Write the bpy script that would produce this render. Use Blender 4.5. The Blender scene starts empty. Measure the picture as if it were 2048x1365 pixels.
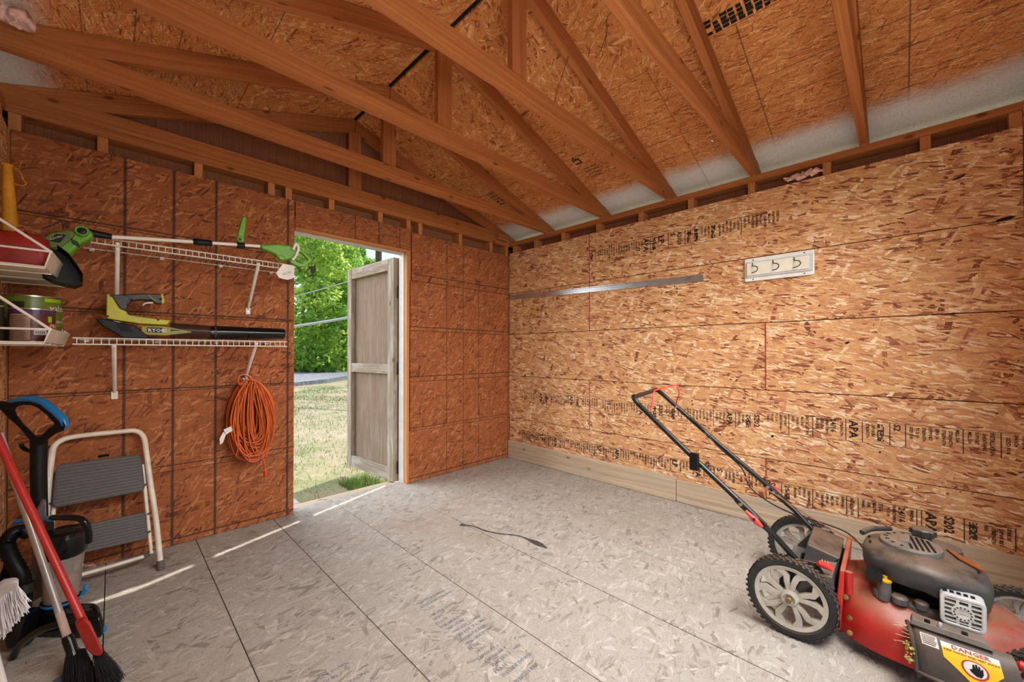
import bpy, bmesh, math, random
import numpy as np
from mathutils import Vector, Matrix

R = random.Random(7)
S = bpy.context.scene
COL = S.collection

# ------------------------------------------------------------------ camera, sky, lights, exposure
CAM_H = 1.025
F_PX, CY = 787.0, 701.6
YAW, PITCH = math.radians(45.4), 0.0068
cam = bpy.data.cameras.new('camera')
cam.sensor_width = 36.0
cam.lens = F_PX / 2048 * 36.0
cam.shift_y = (CY - 682.5) / 2048
cam.clip_start = 0.02
cam.clip_end = 300
cam_o = bpy.data.objects.new('camera', cam)
COL.objects.link(cam_o)
cam_o.location = (0, 0, CAM_H)
cam_o.rotation_euler = (math.pi / 2 + PITCH, 0, -YAW)
S.camera = cam_o

S.view_settings.view_transform = 'Standard'
S.view_settings.look = 'None'
S.view_settings.gamma = 1.0
S.view_settings.use_curve_mapping = False
S.view_settings.exposure = 0.2
S.cycles.use_adaptive_sampling = True
S.cycles.adaptive_threshold = 0.05
S.cycles.diffuse_bounces = 3
S.cycles.max_bounces = 8

SUN_EL, SUN_TO = math.radians(48), Vector((1.0, 0.335, 0))     # direction towards the sun on the ground plane
world = bpy.data.worlds.new('sky')
S.world = world
world.use_nodes = True
wn = world.node_tree
bg = wn.nodes['Background']
sky = wn.nodes.new('ShaderNodeTexSky')
sky.sky_type = 'NISHITA'
sky.sun_disc = False
sky.sun_elevation = SUN_EL
sky.sun_rotation = math.atan2(SUN_TO.x, SUN_TO.y)
sky.air_density = 1.1
sky.dust_density = 0.4
wn.links.new(sky.outputs[0], bg.inputs[0])
bg.inputs[1].default_value = 0.22

sun = bpy.data.lights.new('sun', 'SUN')
sun.energy = 6.5
sun.angle = math.radians(0.6)
sun.color = (1.0, 0.95, 0.86)
sun_o = bpy.data.objects.new('sun', sun)
COL.objects.link(sun_o)
_d = SUN_TO.normalized() * math.cos(SUN_EL) + Vector((0, 0, math.sin(SUN_EL)))
sun_o.rotation_euler = (-_d).to_track_quat('-Z', 'Y').to_euler()
sun_o.location = (8, 6, 9)

def area(name, loc, aim, sx, sy, power, color=(1, 1, 1)):
    l = bpy.data.lights.new(name, 'AREA')
    l.shape = 'RECTANGLE'
    l.size, l.size_y = sx, sy
    l.energy = power
    l.color = color
    o = bpy.data.objects.new(name, l)
    COL.objects.link(o)
    o.location = loc
    o.rotation_euler = (Vector(aim) - Vector(loc)).to_track_quat('-Z', 'Z').to_euler()
    return o

# added fill: a second, very wide sun brightening the right wall through the door
haze = bpy.data.lights.new('back_door_fill', 'SUN')
haze.energy = 7.0
haze.angle = math.radians(75)
haze.color = (0.95, 0.98, 1.0)
door_fill_o = bpy.data.objects.new('back_door_fill', haze)
COL.objects.link(door_fill_o)
door_fill_o.rotation_euler = (-Vector((-0.55, 1.0, 0.42))).to_track_quat('-Z', 'Y').to_euler()
door_fill_o.location = (-5, 10, 6)
# added fill lamp behind the camera, aimed at the floor and right wall
fd = area('front_fill', (1.25, -0.42, 1.86), (1.55, 1.35, 0.0), 1.9, 0.5, 37, (1.0, 0.98, 0.95))
fd.data.spread = math.radians(110)
# added narrow fill lamp: floor patch beside the camera bounces light up to trusses
fs_ = area('floor_bounce_fill', (0.5, -0.42, 1.90), (0.5, -0.04, 0.0), 0.3, 0.2, 26, (1.0, 0.96, 0.90))
fs_.data.spread = math.radians(24)
# added fill lamp behind the camera, brightening the roof and truss undersides
fl_ = area('roof_fill', (0.25, -0.28, 1.20), (0.95, 1.15, 2.6), 0.5, 0.5, 10, (1.0, 0.97, 0.93))
fl_.data.spread = math.radians(150)

# ------------------------------------------------------------------ pixel -> point helpers (2048 x 1365 frame)
_fw = Vector((math.sin(YAW) * math.cos(PITCH), math.cos(YAW) * math.cos(PITCH), math.sin(PITCH)))
_rt = Vector((math.cos(YAW), -math.sin(YAW), 0))
_up = _rt.cross(_fw)
_C = Vector((0, 0, CAM_H))
def ray(x, y): return _fw + _rt * ((x - 1024) / F_PX) + _up * ((CY - y) / F_PX)
def onX(x, y, v): d = ray(x, y); return _C + d * ((v - _C.x) / d.x)
def onY(x, y, v): d = ray(x, y); return _C + d * ((v - _C.y) / d.y)
def onZ(x, y, v): d = ray(x, y); return _C + d * ((v - _C.z) / d.z)
def atD(x, y, D): return _C + ray(x, y) * D
def onP(x, y, p0, n): d = ray(x, y); return _C + d * ((Vector(p0) - _C).dot(n) / d.dot(n))

# ------------------------------------------------------------------ material helpers
class NT:
    def __init__(s, name):
        s.m = bpy.data.materials.new(name)
        s.m.use_nodes = True
        s.t = s.m.node_tree
        s.b = s.t.nodes['Principled BSDF']
    def n(s, typ, **kw):
        o = s.t.nodes.new('ShaderNode' + typ)
        for k, v in kw.items(): setattr(o, k, v)
        return o
    def put(s, sock, v):
        if v is None: return
        if isinstance(v, bpy.types.NodeSocket): s.t.links.new(v, sock)
        else: sock.default_value = v
    def math(s, op, a, b=None, c=None, clamp=False):
        o = s.n('Math', operation=op, use_clamp=clamp)
        for i, v in enumerate((a, b, c)): s.put(o.inputs[i], v)
        return o.outputs[0]
    def vmath(s, op, a, b=None, scale=None):
        o = s.n('VectorMath', operation=op)
        s.put(o.inputs[0], a); s.put(o.inputs[1], b)
        if scale is not None: s.put(o.inputs['Scale'], scale)
        return o.outputs[0]
    def mixf(s, f, a, b):
        o = s.n('Mix', data_type='FLOAT')
        s.put(o.inputs[0], f); s.put(o.inputs[2], a); s.put(o.inputs[3], b)
        return o.outputs[0]
    def mixv(s, f, a, b):
        o = s.n('Mix', data_type='VECTOR')
        s.put(o.inputs[0], f); s.put(o.inputs[4], a); s.put(o.inputs[5], b)
        return o.outputs[1]
    def mixc(s, f, a, b, blend='MIX'):
        o = s.n('Mix', data_type='RGBA', blend_type=blend)
        s.put(o.inputs[0], f)
        for i, v in ((6, a), (7, b)):
            s.put(o.inputs[i], (*v, 1) if isinstance(v, tuple) and len(v) == 3 else v)
        return o.outputs[2]
    def step(s, x, lo, hi):
        o = s.n('MapRange', interpolation_type='SMOOTHSTEP')
        s.put(o.inputs[0], x); s.put(o.inputs[1], lo); s.put(o.inputs[2], hi)
        return o.outputs[0]
    def ramp(s, f, stops):
        o = s.n('ValToRGB')
        e = o.color_ramp.elements
        while len(e) > 1: e.remove(e[-1])
        e[0].position, e[0].color = stops[0][0], (*stops[0][1], 1)
        for p, c in stops[1:]:
            k = e.new(p); k.color = (*c, 1)
        s.put(o.inputs[0], f)
        return o.outputs[0]
    def noise(s, vec, scale, detail=2.0, rough=0.5, dim='3D', out=0):
        o = s.n('TexNoise', noise_dimensions=dim)
        s.put(o.inputs['Vector'], vec); o.inputs['Scale'].default_value = scale
        o.inputs['Detail'].default_value = detail; o.inputs['Roughness'].default_value = rough
        return o.outputs[out]
    def uv(s): return s.n('TexCoord').outputs['UV']
    def obj(s): return s.n('TexCoord').outputs['Object']
    def sep(s, v):
        o = s.n('SeparateXYZ'); s.put(o.inputs[0], v); return o.outputs
    def comb(s, x, y, z=0.0):
        o = s.n('CombineXYZ')
        for i, v in enumerate((x, y, z)): s.put(o.inputs[i], v)
        return o.outputs[0]
    def rnd(s): return s.n('ObjectInfo').outputs['Random']
    def bump(s, h, strength, dist=0.002):
        o = s.n('Bump'); o.inputs['Strength'].default_value = strength; o.inputs['Distance'].default_value = dist
        s.put(o.inputs['Height'], h); s.put(s.b.inputs['Normal'], o.outputs[0])
    def col(s, c): s.put(s.b.inputs['Base Color'], (*c, 1) if isinstance(c, tuple) and len(c) == 3 else c)
    def set(s, **kw):
        names = dict(rough='Roughness', metal='Metallic', trans='Transmission Weight', ior='IOR', alpha='Alpha',
                     coat='Coat Weight', spec='Specular IOR Level', sss='Subsurface Weight')
        for k, v in kw.items(): s.put(s.b.inputs[names[k]], v)
        return s.m

def srgb(r, g, b):
    f = lambda c: c / 12.92 if c <= 0.04045 else ((c + 0.055) / 1.055) ** 2.4
    return (f(r / 255), f(g / 255), f(b / 255))

def plain(name, rgb, rough=0.5, metal=0.0,  mott=0.12, scale=18.0, bump=0.0, dust=None, dust_amt=0.0, **kw):
    """a plain solid colour with slight wear: mottling, optional dust lying on upward faces"""
    t = NT(name)
    v = t.obj()
    n = t.noise(v, scale, 4, 0.6)
    dark = tuple(c * (1 - mott * 1.6) for c in rgb); lite = tuple(min(1, c * (1 + mott)) for c in rgb)
    c = t.mixc(t.step(n, 0.3, 0.7), dark, lite)
    if dust:
        g = t.n('NewGeometry')
        up = t.sep(g.outputs['Normal'])[2]
        m = t.math('MULTIPLY', t.step(up, 0.1, 0.95), t.step(t.noise(v, 9, 5, 0.7), 0.25, 0.6))
        c = t.mixc(t.math('MULTIPLY', m, dust_amt), c, dust)
    t.col(c)
    t.set(rough=t.mixf(n, max(0.02, rough - 0.08), min(1, rough + 0.08)), metal=metal, **{'spec': 0.35, **kw})
    if bump: t.bump(t.noise(v, scale * 8, 3, 0.6), bump, 0.001)
    return t.m

def osb(name, stops, L=0.11, W=0.020, spread=0.5, layers=8, grain=0.30, dark=0.55, crack=(0.06, 0.03, 0.018), rough=0.75, seed=3,
        lines=None, line_col=(0.03, 0.02, 0.015), blotch=None, overspray=None, bumpy=0.30, edge_w=0.0016, cross=0.35, gmul=0.16):
    """oriented strand board: layers of separate rectangular strands, each with its own angle, length, colour and grain"""
    rr = random.Random(seed)
    t = NT(name)
    uv = t.uv()
    off = t.vmath('SCALE', t.comb(3.1, 7.7, 0), None, t.math('MULTIPLY', t.rnd(), 9.0))
    base = t.vmath('ADD', uv, off)
    wob = t.vmath('SCALE', t.vmath('SUBTRACT', t.noise(base, 45, 2, 0.6, out=1), (0.5, 0.5, 0.5)), None, 0.007)
    p = t.vmath('ADD', base, wob)
    n0 = t.noise(t.vmath('MULTIPLY', base, (16, 60, 1)), 1.0, 2, 0.5)
    val = n0
    vec = base
    edge = None
    for i in range(layers):
        ang = rr.uniform(-spread, spread) * 0.6
        if rr.random() < cross: ang += rr.choice((-1, 1)) * rr.uniform(0.5, 1.3)
        k = rr.uniform(0.7, 1.2) * (1.25 if i < 3 else 1.0)
        Lk, Wk = L * k, W * rr.uniform(0.75, 1.35)
        if i >= layers - 3: Lk, Wk = L * rr.uniform(0.45, 0.8), W * rr.uniform(0.35, 0.6)       # slivers on top
        cx, cy = Lk * 1.0, Wk * 2.1
        rot = t.n('VectorRotate', rotation_type='Z_AXIS')
        t.put(rot.inputs['Vector'], t.vmath('ADD', p, (rr.uniform(0, 9), rr.uniform(0, 9), 0)))
        rot.inputs['Angle'].default_value = ang
        q = t.vmath('MULTIPLY', rot.outputs[0], (1 / cx, 1 / cy, 1))
        vo = t.n('TexVoronoi', voronoi_dimensions='2D', feature='F1', distance='EUCLIDEAN')
        t.put(vo.inputs['Vector'], q); vo.inputs['Scale'].default_value = 1.0; vo.inputs['Randomness'].default_value = 0.9
        c = t.sep(vo.outputs['Color'])
        loc = t.vmath('MULTIPLY', t.vmath('SUBTRACT', q, vo.outputs['Position']), (cx, cy, 0))
        r2 = t.n('VectorRotate', rotation_type='Z_AXIS')
        t.put(r2.inputs['Vector'], loc)
        t.put(r2.inputs['Angle'], t.math('MULTIPLY', t.math('SUBTRACT', c[2], 0.5), spread * 1.6))
        s = t.sep(t.vmath('ABSOLUTE', r2.outputs[0]))
        hw = t.math('MULTIPLY_ADD', c[2], Wk * 0.35, Wk * 0.30)
        ex = t.math('SUBTRACT', s[0], Lk * 0.50)
        ey = t.math('SUBTRACT', s[1], hw)
        d = t.math('MAXIMUM', ex, ey)
        m = t.math('MULTIPLY', t.math('LESS_THAN', d, 0.0), t.math('GREATER_THAN', c[0], 0.22 if i < 3 else 0.36))
        e = t.step(d, -edge_w, 0.0)
        val = t.mixf(m, val, c[1])
        vec = t.mixv(m, vec, t.vmath('ADD', r2.outputs[0], t.vmath('SCALE', t.comb(c[0], c[1]), None, 3.0)))
        edge = t.math('MULTIPLY', m, e) if edge is None else t.mixf(m, edge, e)
    g = t.noise(t.vmath('MULTIPLY', vec, (14, 330, 1)), 1.0, 3, 0.6)
    big = t.noise(uv, 1.7, 2, 0.5)
    v2 = t.math('ADD', t.math('ADD', val, t.math('MULTIPLY', t.math('SUBTRACT', g, 0.5), grain * 2)), t.math('MULTIPLY', t.math('SUBTRACT', big, 0.5), 0.25))
    c = t.ramp(v2, stops)
    gm = t.math('MULTIPLY_ADD', t.step(g, 0.28, 0.70), gmul * 2, 1.0 - gmul * 1.15)
    c = t.mixc(1.0, c, t.comb(gm, gm, gm), 'MULTIPLY')
    fine = t.noise(base, 120, 3, 0.6)
    ck = t.math('MULTIPLY', t.math('MULTIPLY', edge, dark), t.step(fine, 0.42, 0.66))
    c = t.mixc(ck, c, crack)
    pits = t.math('MULTIPLY', t.step(t.noise(t.vmath('MULTIPLY', base, (30, 110, 1)), 1.0, 3, 0.6), 0.655, 0.74), dark)
    c = t.mixc(pits, c, crack)
    if blotch:
        b = t.step(t.noise(uv, blotch[0], 4, 0.6), blotch[1], blotch[2])
        c = t.mixc(t.math('MULTIPLY', b, blotch[4]), c, blotch[3])
    if lines:
        sx = t.sep(uv)
        nz = t.math('MULTIPLY', t.math('SUBTRACT', t.noise(uv, 260, 2, 0.6), 0.5), 0.010)
        tot = None
        for ax, pos, w in lines:
            d = t.math('SUBTRACT', t.math('ADD', t.math('ABSOLUTE', t.math('SUBTRACT', sx[ax], pos)), nz), w)
            m = t.step(d, 0.0012, -0.0012)
            tot = m if tot is None else t.math('MAXIMUM', tot, m)
        c = t.mixc(t.math('MULTIPLY', tot, 0.8), c, line_col)
    if overspray:      # white paint blown in from the eaves when the soffit was painted
        ax, v0, v1 = overspray
        w = t.math('ADD', t.sep(uv)[ax], t.math('MULTIPLY', t.math('SUBTRACT', t.noise(uv, 7, 3, 0.6), 0.5), 0.10))
        m = t.math('MULTIPLY', t.step(w, v1, v0), t.math('SUBTRACT', 1.0, t.math('MULTIPLY', ck, 0.9)))
        c = t.mixc(t.math('MULTIPLY', m, 0.92), c, srgb(226, 232, 236))
    t.col(c)
    t.set(rough=rough, spec=0.25)
    t.bump(t.math('SUBTRACT', t.math('MULTIPLY', val, 0.7), edge), bumpy, 0.0012)
    return t.m

def lumber(name, c0, c1, c2, rough=0.7, knots=True, scale=1.0, weather=None):
    t = NT(name)
    uv = t.uv()
    off = t.vmath('SCALE', t.comb(5.3, 1.9, 0), None, t.math('MULTIPLY', t.rnd(), 8.0))
    p = t.vmath('ADD', uv, off)
    warp = t.math('MULTIPLY', t.math('SUBTRACT', t.noise(t.vmath('MULTIPLY', p, (1.2, 5, 1)), 1.0, 3, 0.5), 0.5), 0.055)
    s = t.sep(p)
    q = t.comb(t.math('MULTIPLY', s[0], 1.3 * scale), t.math('MULTIPLY', t.math('ADD', s[1], warp), 75 * scale), 0.0)
    g = t.noise(q, 1.0, 4, 0.6)
    fib = t.noise(t.vmath('MULTIPLY', p, (9, 420, 1)), 1.0, 2, 0.6)
    c = t.ramp(t.math('ADD', t.math('MULTIPLY', g, 0.8), t.math('MULTIPLY', fib, 0.22)), [(0.25, c0), (0.5, c1), (0.75, c2)])
    if knots:
        vo = t.n('TexVoronoi', voronoi_dimensions='2D', feature='F1')
        t.put(vo.inputs['Vector'], t.vmath('MULTIPLY', p, (4.3, 9, 1)))
        vo.inputs['Scale'].default_value = 1.0
        k = t.math('MULTIPLY', t.step(vo.outputs['Distance'], 0.12, 0.04), t.math('GREATER_THAN', t.sep(vo.outputs['Color'])[0], 0.74))
        c = t.mixc(t.math('MULTIPLY', k, 0.75), c, tuple(x * 0.28 for x in c0))
    if weather:
        w = t.step(t.noise(t.vmath('MULTIPLY', p, (3, 14, 1)), 1.0, 4, 0.65), 0.45, 0.62)
        c = t.mixc(t.math('MULTIPLY', w, weather[1]), c, weather[0])
    t.col(c)
    t.set(rough=rough, spec=0.25)
    t.bump(t.math('ADD', g, fib), 0.15, 0.001)
    return t.m

# ------------------------------------------------------------------ mesh helpers (everything is modelled in world coordinates)
def tag(o, label=None, cat=None, group=None, kind=None):
    if label: o['label'] = label
    if cat: o['category'] = cat
    if group: o['group'] = group
    if kind: o['kind'] = kind
    return o

def empty(name, loc, label=None, cat=None, group=None, kind=None):
    o = bpy.data.objects.new(name, None)
    o.empty_display_size = 0.05
    COL.objects.link(o)
    o.location = loc
    return tag(o, label, cat, group, kind)

def wloc(o):
    v = Vector((0, 0, 0))
    while o is not None:
        v += o.location; o = o.parent
    return v

class MB:
    """collects shapes and links them as ONE mesh object"""
    def __init__(s): s.v, s.f, s.u = [], [], []
    def face(s, idx, uvs=None):
        s.f.append(tuple(idx)); s.u.append(uvs)
    def add(s, verts, faces, uvs=None):
        b = len(s.v)
        s.v += [Vector(p) for p in verts]
        for i, f in enumerate(faces):
            s.face([b + k for k in f], uvs[i] if uvs else None)
        return s
    def quad(s, a, b, c, d): return s.add([a, b, c, d], [(0, 1, 2, 3)])
    def hexa(s, p):     # 8 corners: bottom 0-3, top 4-7, same order
        return s.add(p, [(3, 2, 1, 0), (4, 5, 6, 7), (0, 1, 5, 4), (1, 2, 6, 5), (2, 3, 7, 6), (3, 0, 4, 7)])
    def box(s, lo, hi):
        (a, b, c), (d, e, f) = lo, hi
        a, d = min(a, d), max(a, d); b, e = min(b, e), max(b, e); c, f = min(c, f), max(c, f)
        return s.hexa([(a, b, c), (d, b, c), (d, e, c), (a, e, c), (a, b, f), (d, b, f), (d, e, f), (a, e, f)])
    def bar(s, p, q, w, h, side=None):
        """rectangular bar from p to q; w along 'side', h along the remaining axis"""
        p, q = Vector(p), Vector(q)
        d = (q - p).normalized()
        sd = Vector(side) if side is not None else (Vector((0, 0, 1)).cross(d) if abs(d.z) < 0.95 else Vector((1, 0, 0)))
        sd = (sd - d * sd.dot(d)).normalized()
        up = d.cross(sd)
        a, b = sd * (w / 2), up * (h / 2)
        return s.hexa([p - a - b, p + a - b, p + a + b, p - a + b, q - a - b, q + a - b, q + a + b, q - a + b])
    def tube(s, pts, r, n=8, closed=False, caps=True):
        pts = [Vector(p) for p in pts]
        rs = r if isinstance(r, (list, tuple)) else [r] * len(pts)
        m = len(pts)
        b0 = len(s.v)
        prev = None
        L = 0.0
        for i, p in enumerate(pts):
            if closed: d = pts[(i + 1) % m] - pts[i - 1]
            else: d = pts[min(i + 1, m - 1)] - pts[max(i - 1, 0)]
            d = d.normalized() if d.length > 1e-9 else Vector((0, 0, 1))
            if prev is None:
                a = d.cross(Vector((0, 0, 1)))
                if a.length < 1e-3: a = d.cross(Vector((1, 0, 0)))
            else: a = prev - d * prev.dot(d)
            if a.length < 1e-6: a = d.orthogonal()
            a.normalize(); prev = a
            b = d.cross(a)
            for k in range(n):
                t = 2 * math.pi * k / n
                s.v.append(p + (a * math.cos(t) + b * math.sin(t)) * rs[i])
        segs = m if closed else m - 1
        for i in range(segs):
            j = (i + 1) % m
            l1 = L + (pts[j] - pts[i]).length
            for k in range(n):
                k2 = (k + 1) % n
                u0, u1 = k / n * 0.1, (k + 1) / n * 0.1
                s.face((b0 + i * n + k, b0 + i * n + k2, b0 + j * n + k2, b0 + j * n + k), [(L, u0), (L, u1), (l1, u1), (l1, u0)])
            L = l1
        if caps and not closed:
            s.face([b0 + k for k in reversed(range(n))]); s.face([b0 + (m - 1) * n + k for k in range(n)])
        return s
    def lathe(s, c, axis, prof, n=24, ref=None, sx=1.0, caps=True):
        """prof: list of (radius, height along axis); sx squeezes the first radial direction"""
        c, ax = Vector(c), Vector(axis).normalized()
        a = Vector(ref) if ref is not None else (ax.cross(Vector((0, 0, 1))) if abs(ax.z) < 0.9 else Vector((1, 0, 0)))
        a = (a - ax * a.dot(ax)).normalized(); b = ax.cross(a)
        b0 = len(s.v)
        for r, h in prof:
            for k in range(n):
                t = 2 * math.pi * k / n
                s.v.append(c + ax * h + (a * math.cos(t) * sx + b * math.sin(t)) * r)
        for i in range(len(prof) - 1):
            for k in range(n):
                k2 = (k + 1) % n
                s.face((b0 + i * n + k, b0 + i * n + k2, b0 + (i + 1) * n + k2, b0 + (i + 1) * n + k))
        if caps and prof[0][0] > 1e-5: s.face([b0 + k for k in reversed(range(n))])
        if caps and prof[-1][0] > 1e-5: s.face([b0 + (len(prof) - 1) * n + k for k in range(n)])
        return s
    def prism(s, poly, ext, hole=None):
        poly = [Vector(p) for p in poly]; ext = Vector(ext)
        n = len(poly)
        if hole is None:
            return s.add(poly + [p + ext for p in poly],
                         [tuple(reversed(range(n))), tuple(range(n, 2 * n))] + [(i, (i + 1) % n, n + (i + 1) % n, n + i) for i in range(n)])
        hole = [Vector(p) for p in hole]       # same vertex count as poly
        v = poly + hole + [p + ext for p in poly] + [p + ext for p in hole]
        f = []
        for i in range(n):
            j = (i + 1) % n
            f += [(j, i, n + i, n + j), (2 * n + i, 2 * n + j, 3 * n + j, 3 * n + i), (i, j, 2 * n + j, 2 * n + i), (n + j, n + i, 3 * n + i, 3 * n + j)]
        return s.add(v, f)
    def loft(s, rings, cap0=True, cap1=True):
        n = len(rings[0]); b0 = len(s.v)
        for r in rings: s.v += [Vector(p) for p in r]
        for i in range(len(rings) - 1):
            for k in range(n):
                k2 = (k + 1) % n
                s.face((b0 + i * n + k, b0 + i * n + k2, b0 + (i + 1) * n + k2, b0 + (i + 1) * n + k))
        if cap0: s.face([b0 + k for k in reversed(range(n))])
        if cap1: s.face([b0 + (len(rings) - 1) * n + k for k in range(n)])
        return s
    def build(s, name, mat, parent=None, bevel=0.0, angle=38, uvf=None, label=None, cat=None, group=None, kind=None, seg=2, flat=False):
        org = wloc(parent) if parent else Vector((0, 0, 0))
        me = bpy.data.meshes.new(name)
        me.from_pydata([tuple(p - org) for p in s.v], [], s.f)
        uvl = me.uv_layers.new(name='UVMap')
        if uvf:
            co = [uvf(p) for p in s.v]
            li = np.empty(len(me.loops), dtype=np.int32); me.loops.foreach_get('vertex_index', li)
            uvl.data.foreach_set('uv', np.array(co, dtype=np.float32)[li].ravel())
        else:
            out = []
            for f, u in zip(s.f, s.u):
                if u: out += [c for q in u for c in q]; continue
                P = [s.v[i] for i in f]
                e = max(((P[(i + 1) % len(P)] - P[i]) for i in range(len(P))), key=lambda q: q.length)
                e = e.normalized() if e.length > 1e-9 else Vector((1, 0, 0))
                nn = Vector((0, 0, 0))
                for i in range(len(P)): nn += P[i].cross(P[(i + 1) % len(P)])
                w = nn.normalized().cross(e) if nn.length > 1e-12 else e.orthogonal()
                for q in P: out += [q.dot(e), q.dot(w)]
            uvl.data.foreach_set('uv', np.array(out, dtype=np.float32))
        mats = mat if isinstance(mat, (list, tuple)) else [mat]
        for m in mats: me.materials.append(m)
        me.update()
        bm = bmesh.new(); bm.from_mesh(me); bmesh.ops.recalc_face_normals(bm, faces=bm.faces); bm.to_mesh(me); bm.free()
        if not flat:
            me.polygons.foreach_set('use_smooth', [True] * len(me.polygons))
            me.set_sharp_from_angle(angle=math.radians(angle))
        o = bpy.data.objects.new(name, me)
        COL.objects.link(o)
        if parent: o.parent = parent
        if bevel:
            b = o.modifiers.new('bevel', 'BEVEL'); b.width = bevel; b.segments = seg; b.limit_method = 'ANGLE'; b.angle_limit = math.radians(35); b.harden_normals = True
        return tag(o, label, cat, group, kind)

def arc(c, a, b, r, t0, t1, n):
    c, a, b = Vector(c), Vector(a), Vector(b)
    return [c + (a * math.cos(math.radians(t0 + (t1 - t0) * i / n)) + b * math.sin(math.radians(t0 + (t1 - t0) * i / n))) * r for i in range(n + 1)]

def spline(pts, n=8):
    """Catmull-Rom through the points"""
    P = [Vector(p) for p in pts]
    P = [P[0] * 2 - P[1]] + P + [P[-1] * 2 - P[-2]]
    out = []
    for i in range(1, len(P) - 2):
        for k in range(n):
            t = k / n
            out.append(0.5 * ((2 * P[i]) + (P[i + 1] - P[i - 1]) * t + (2 * P[i - 1] - 5 * P[i] + 4 * P[i + 1] - P[i + 2]) * t * t
                              + (3 * P[i] - P[i - 1] - 3 * P[i + 1] + P[i + 2]) * t ** 3))
    return out + [P[-2]]

def text(body, size, org, xd, yd, mat, parent, name='lettering', squash=1.0, bold=0.0, align='LEFT'):
    """flat lettering lying on a surface: xd reading direction, yd up of the letters"""
    cu = bpy.data.curves.new('t', 'FONT')
    cu.body = body; cu.size = size; cu.resolution_u = 1; cu.offset = bold * size; cu.align_x = align
    o = bpy.data.objects.new('t', cu)
    me = bpy.data.meshes.new_from_object(o)
    bpy.data.objects.remove(o); bpy.data.curves.remove(cu)
    xd, yd = Vector(xd).normalized(), Vector(yd).normalized()
    org = Vector(org) - (wloc(parent) if parent else Vector((0, 0, 0)))
    for v in me.vertices: v.co = org + xd * (v.co.x * squash) + yd * v.co.y
    me.name = name
    me.materials.clear(); me.materials.append(mat)
    ob = bpy.data.objects.new(name, me)
    COL.objects.link(ob)
    if parent: ob.parent = parent
    return ob

# ------------------------------------------------------------------ materials
M = {}
WX, WY, LX, FY = 2.757, 2.757, -0.325, -0.385       # inner faces: right, back, left, front
PT0, PT1 = 2.082, 2.120                             # wall top plate
RIDGE, SLOPE = 1.215, 0.322
def roof_z(x, up=0.0):                              # underside of the roof sheathing
    return 2.215 + up + SLOPE * (RIDGE + 1.525 - (x if x > RIDGE else 2 * RIDGE - x) - 0.0)

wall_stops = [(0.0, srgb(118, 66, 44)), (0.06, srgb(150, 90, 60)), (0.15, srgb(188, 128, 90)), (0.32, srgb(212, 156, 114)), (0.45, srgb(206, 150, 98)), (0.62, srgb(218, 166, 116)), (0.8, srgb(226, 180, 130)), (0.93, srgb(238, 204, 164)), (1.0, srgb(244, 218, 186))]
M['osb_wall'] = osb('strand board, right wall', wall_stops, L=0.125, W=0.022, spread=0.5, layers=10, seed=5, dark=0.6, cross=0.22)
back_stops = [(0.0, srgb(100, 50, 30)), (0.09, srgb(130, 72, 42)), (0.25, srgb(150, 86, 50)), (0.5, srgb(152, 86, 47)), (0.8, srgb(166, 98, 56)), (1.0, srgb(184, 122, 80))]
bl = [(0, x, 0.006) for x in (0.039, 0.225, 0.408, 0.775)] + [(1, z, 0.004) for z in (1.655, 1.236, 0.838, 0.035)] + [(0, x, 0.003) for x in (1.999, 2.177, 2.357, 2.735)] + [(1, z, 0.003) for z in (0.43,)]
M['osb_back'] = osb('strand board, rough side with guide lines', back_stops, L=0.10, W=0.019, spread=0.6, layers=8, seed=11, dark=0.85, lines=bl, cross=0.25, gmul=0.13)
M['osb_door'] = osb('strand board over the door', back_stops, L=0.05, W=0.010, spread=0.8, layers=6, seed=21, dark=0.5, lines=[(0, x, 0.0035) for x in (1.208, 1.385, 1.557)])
roof_stops = [(0.0, srgb(136, 74, 38)), (0.1, srgb(178, 108, 60)), (0.3, srgb(206, 136, 82)), (0.5, srgb(208, 134, 74)), (0.8, srgb(220, 154, 94)), (1.0, srgb(234, 184, 130))]
M['osb_roof'] = osb('strand board, roof', roof_stops, L=0.075, W=0.011, spread=0.45, layers=7, seed=31, dark=0.85, overspray=(1, 0.03, 0.18), cross=0.15,
                    lines=[(0, y, 0.0028) for y in (0.51, -0.035)] + [(1, v, 0.0022) for v in (0.10, 0.245, 0.40, 0.55)], line_col=(0.10, 0.06, 0.03))
M['osb_roof_upper'] = osb('strand board, roof upper sheets', roof_stops, L=0.10, W=0.020, spread=1.2, layers=7, seed=37, dark=0.8, cross=0.45)
floor_stops = [(0.0, srgb(134, 125, 114)), (0.10, srgb(154, 146, 135)), (0.3, srgb(168, 161, 150)), (0.5, srgb(164, 156, 146)), (0.8, srgb(172, 165, 155)), (1.0, srgb(184, 178, 169))]
M['osb_floor'] = osb('weathered grey strand board floor', floor_stops, L=0.14, W=0.025, spread=1.0, layers=8, seed=41, dark=1.0, crack=srgb(70, 64, 60), edge_w=0.0013, gmul=0.10,
                     blotch=(1.1, 0.5, 0.75, srgb(150, 126, 102), 0.5), rough=0.6, cross=0.45)
M['lumber'] = lumber('roof framing lumber', srgb(138, 76, 38), srgb(166, 100, 54), srgb(190, 124, 74))
M['stud'] = lumber('wall stud lumber', srgb(150, 88, 48), srgb(186, 120, 70), srgb(206, 146, 92))
M['grey_lumber'] = lumber('greyed plank', srgb(150, 130, 108), srgb(190, 168, 140), srgb(214, 194, 168), rough=0.8, scale=0.55, weather=(srgb(172, 160, 144), 0.5))
M['door_wood'] = lumber('weathered white-washed door frame', srgb(108, 92, 74), srgb(140, 126, 108), srgb(168, 156, 140), rough=0.85, weather=(srgb(176, 170, 162), 0.6))
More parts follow.
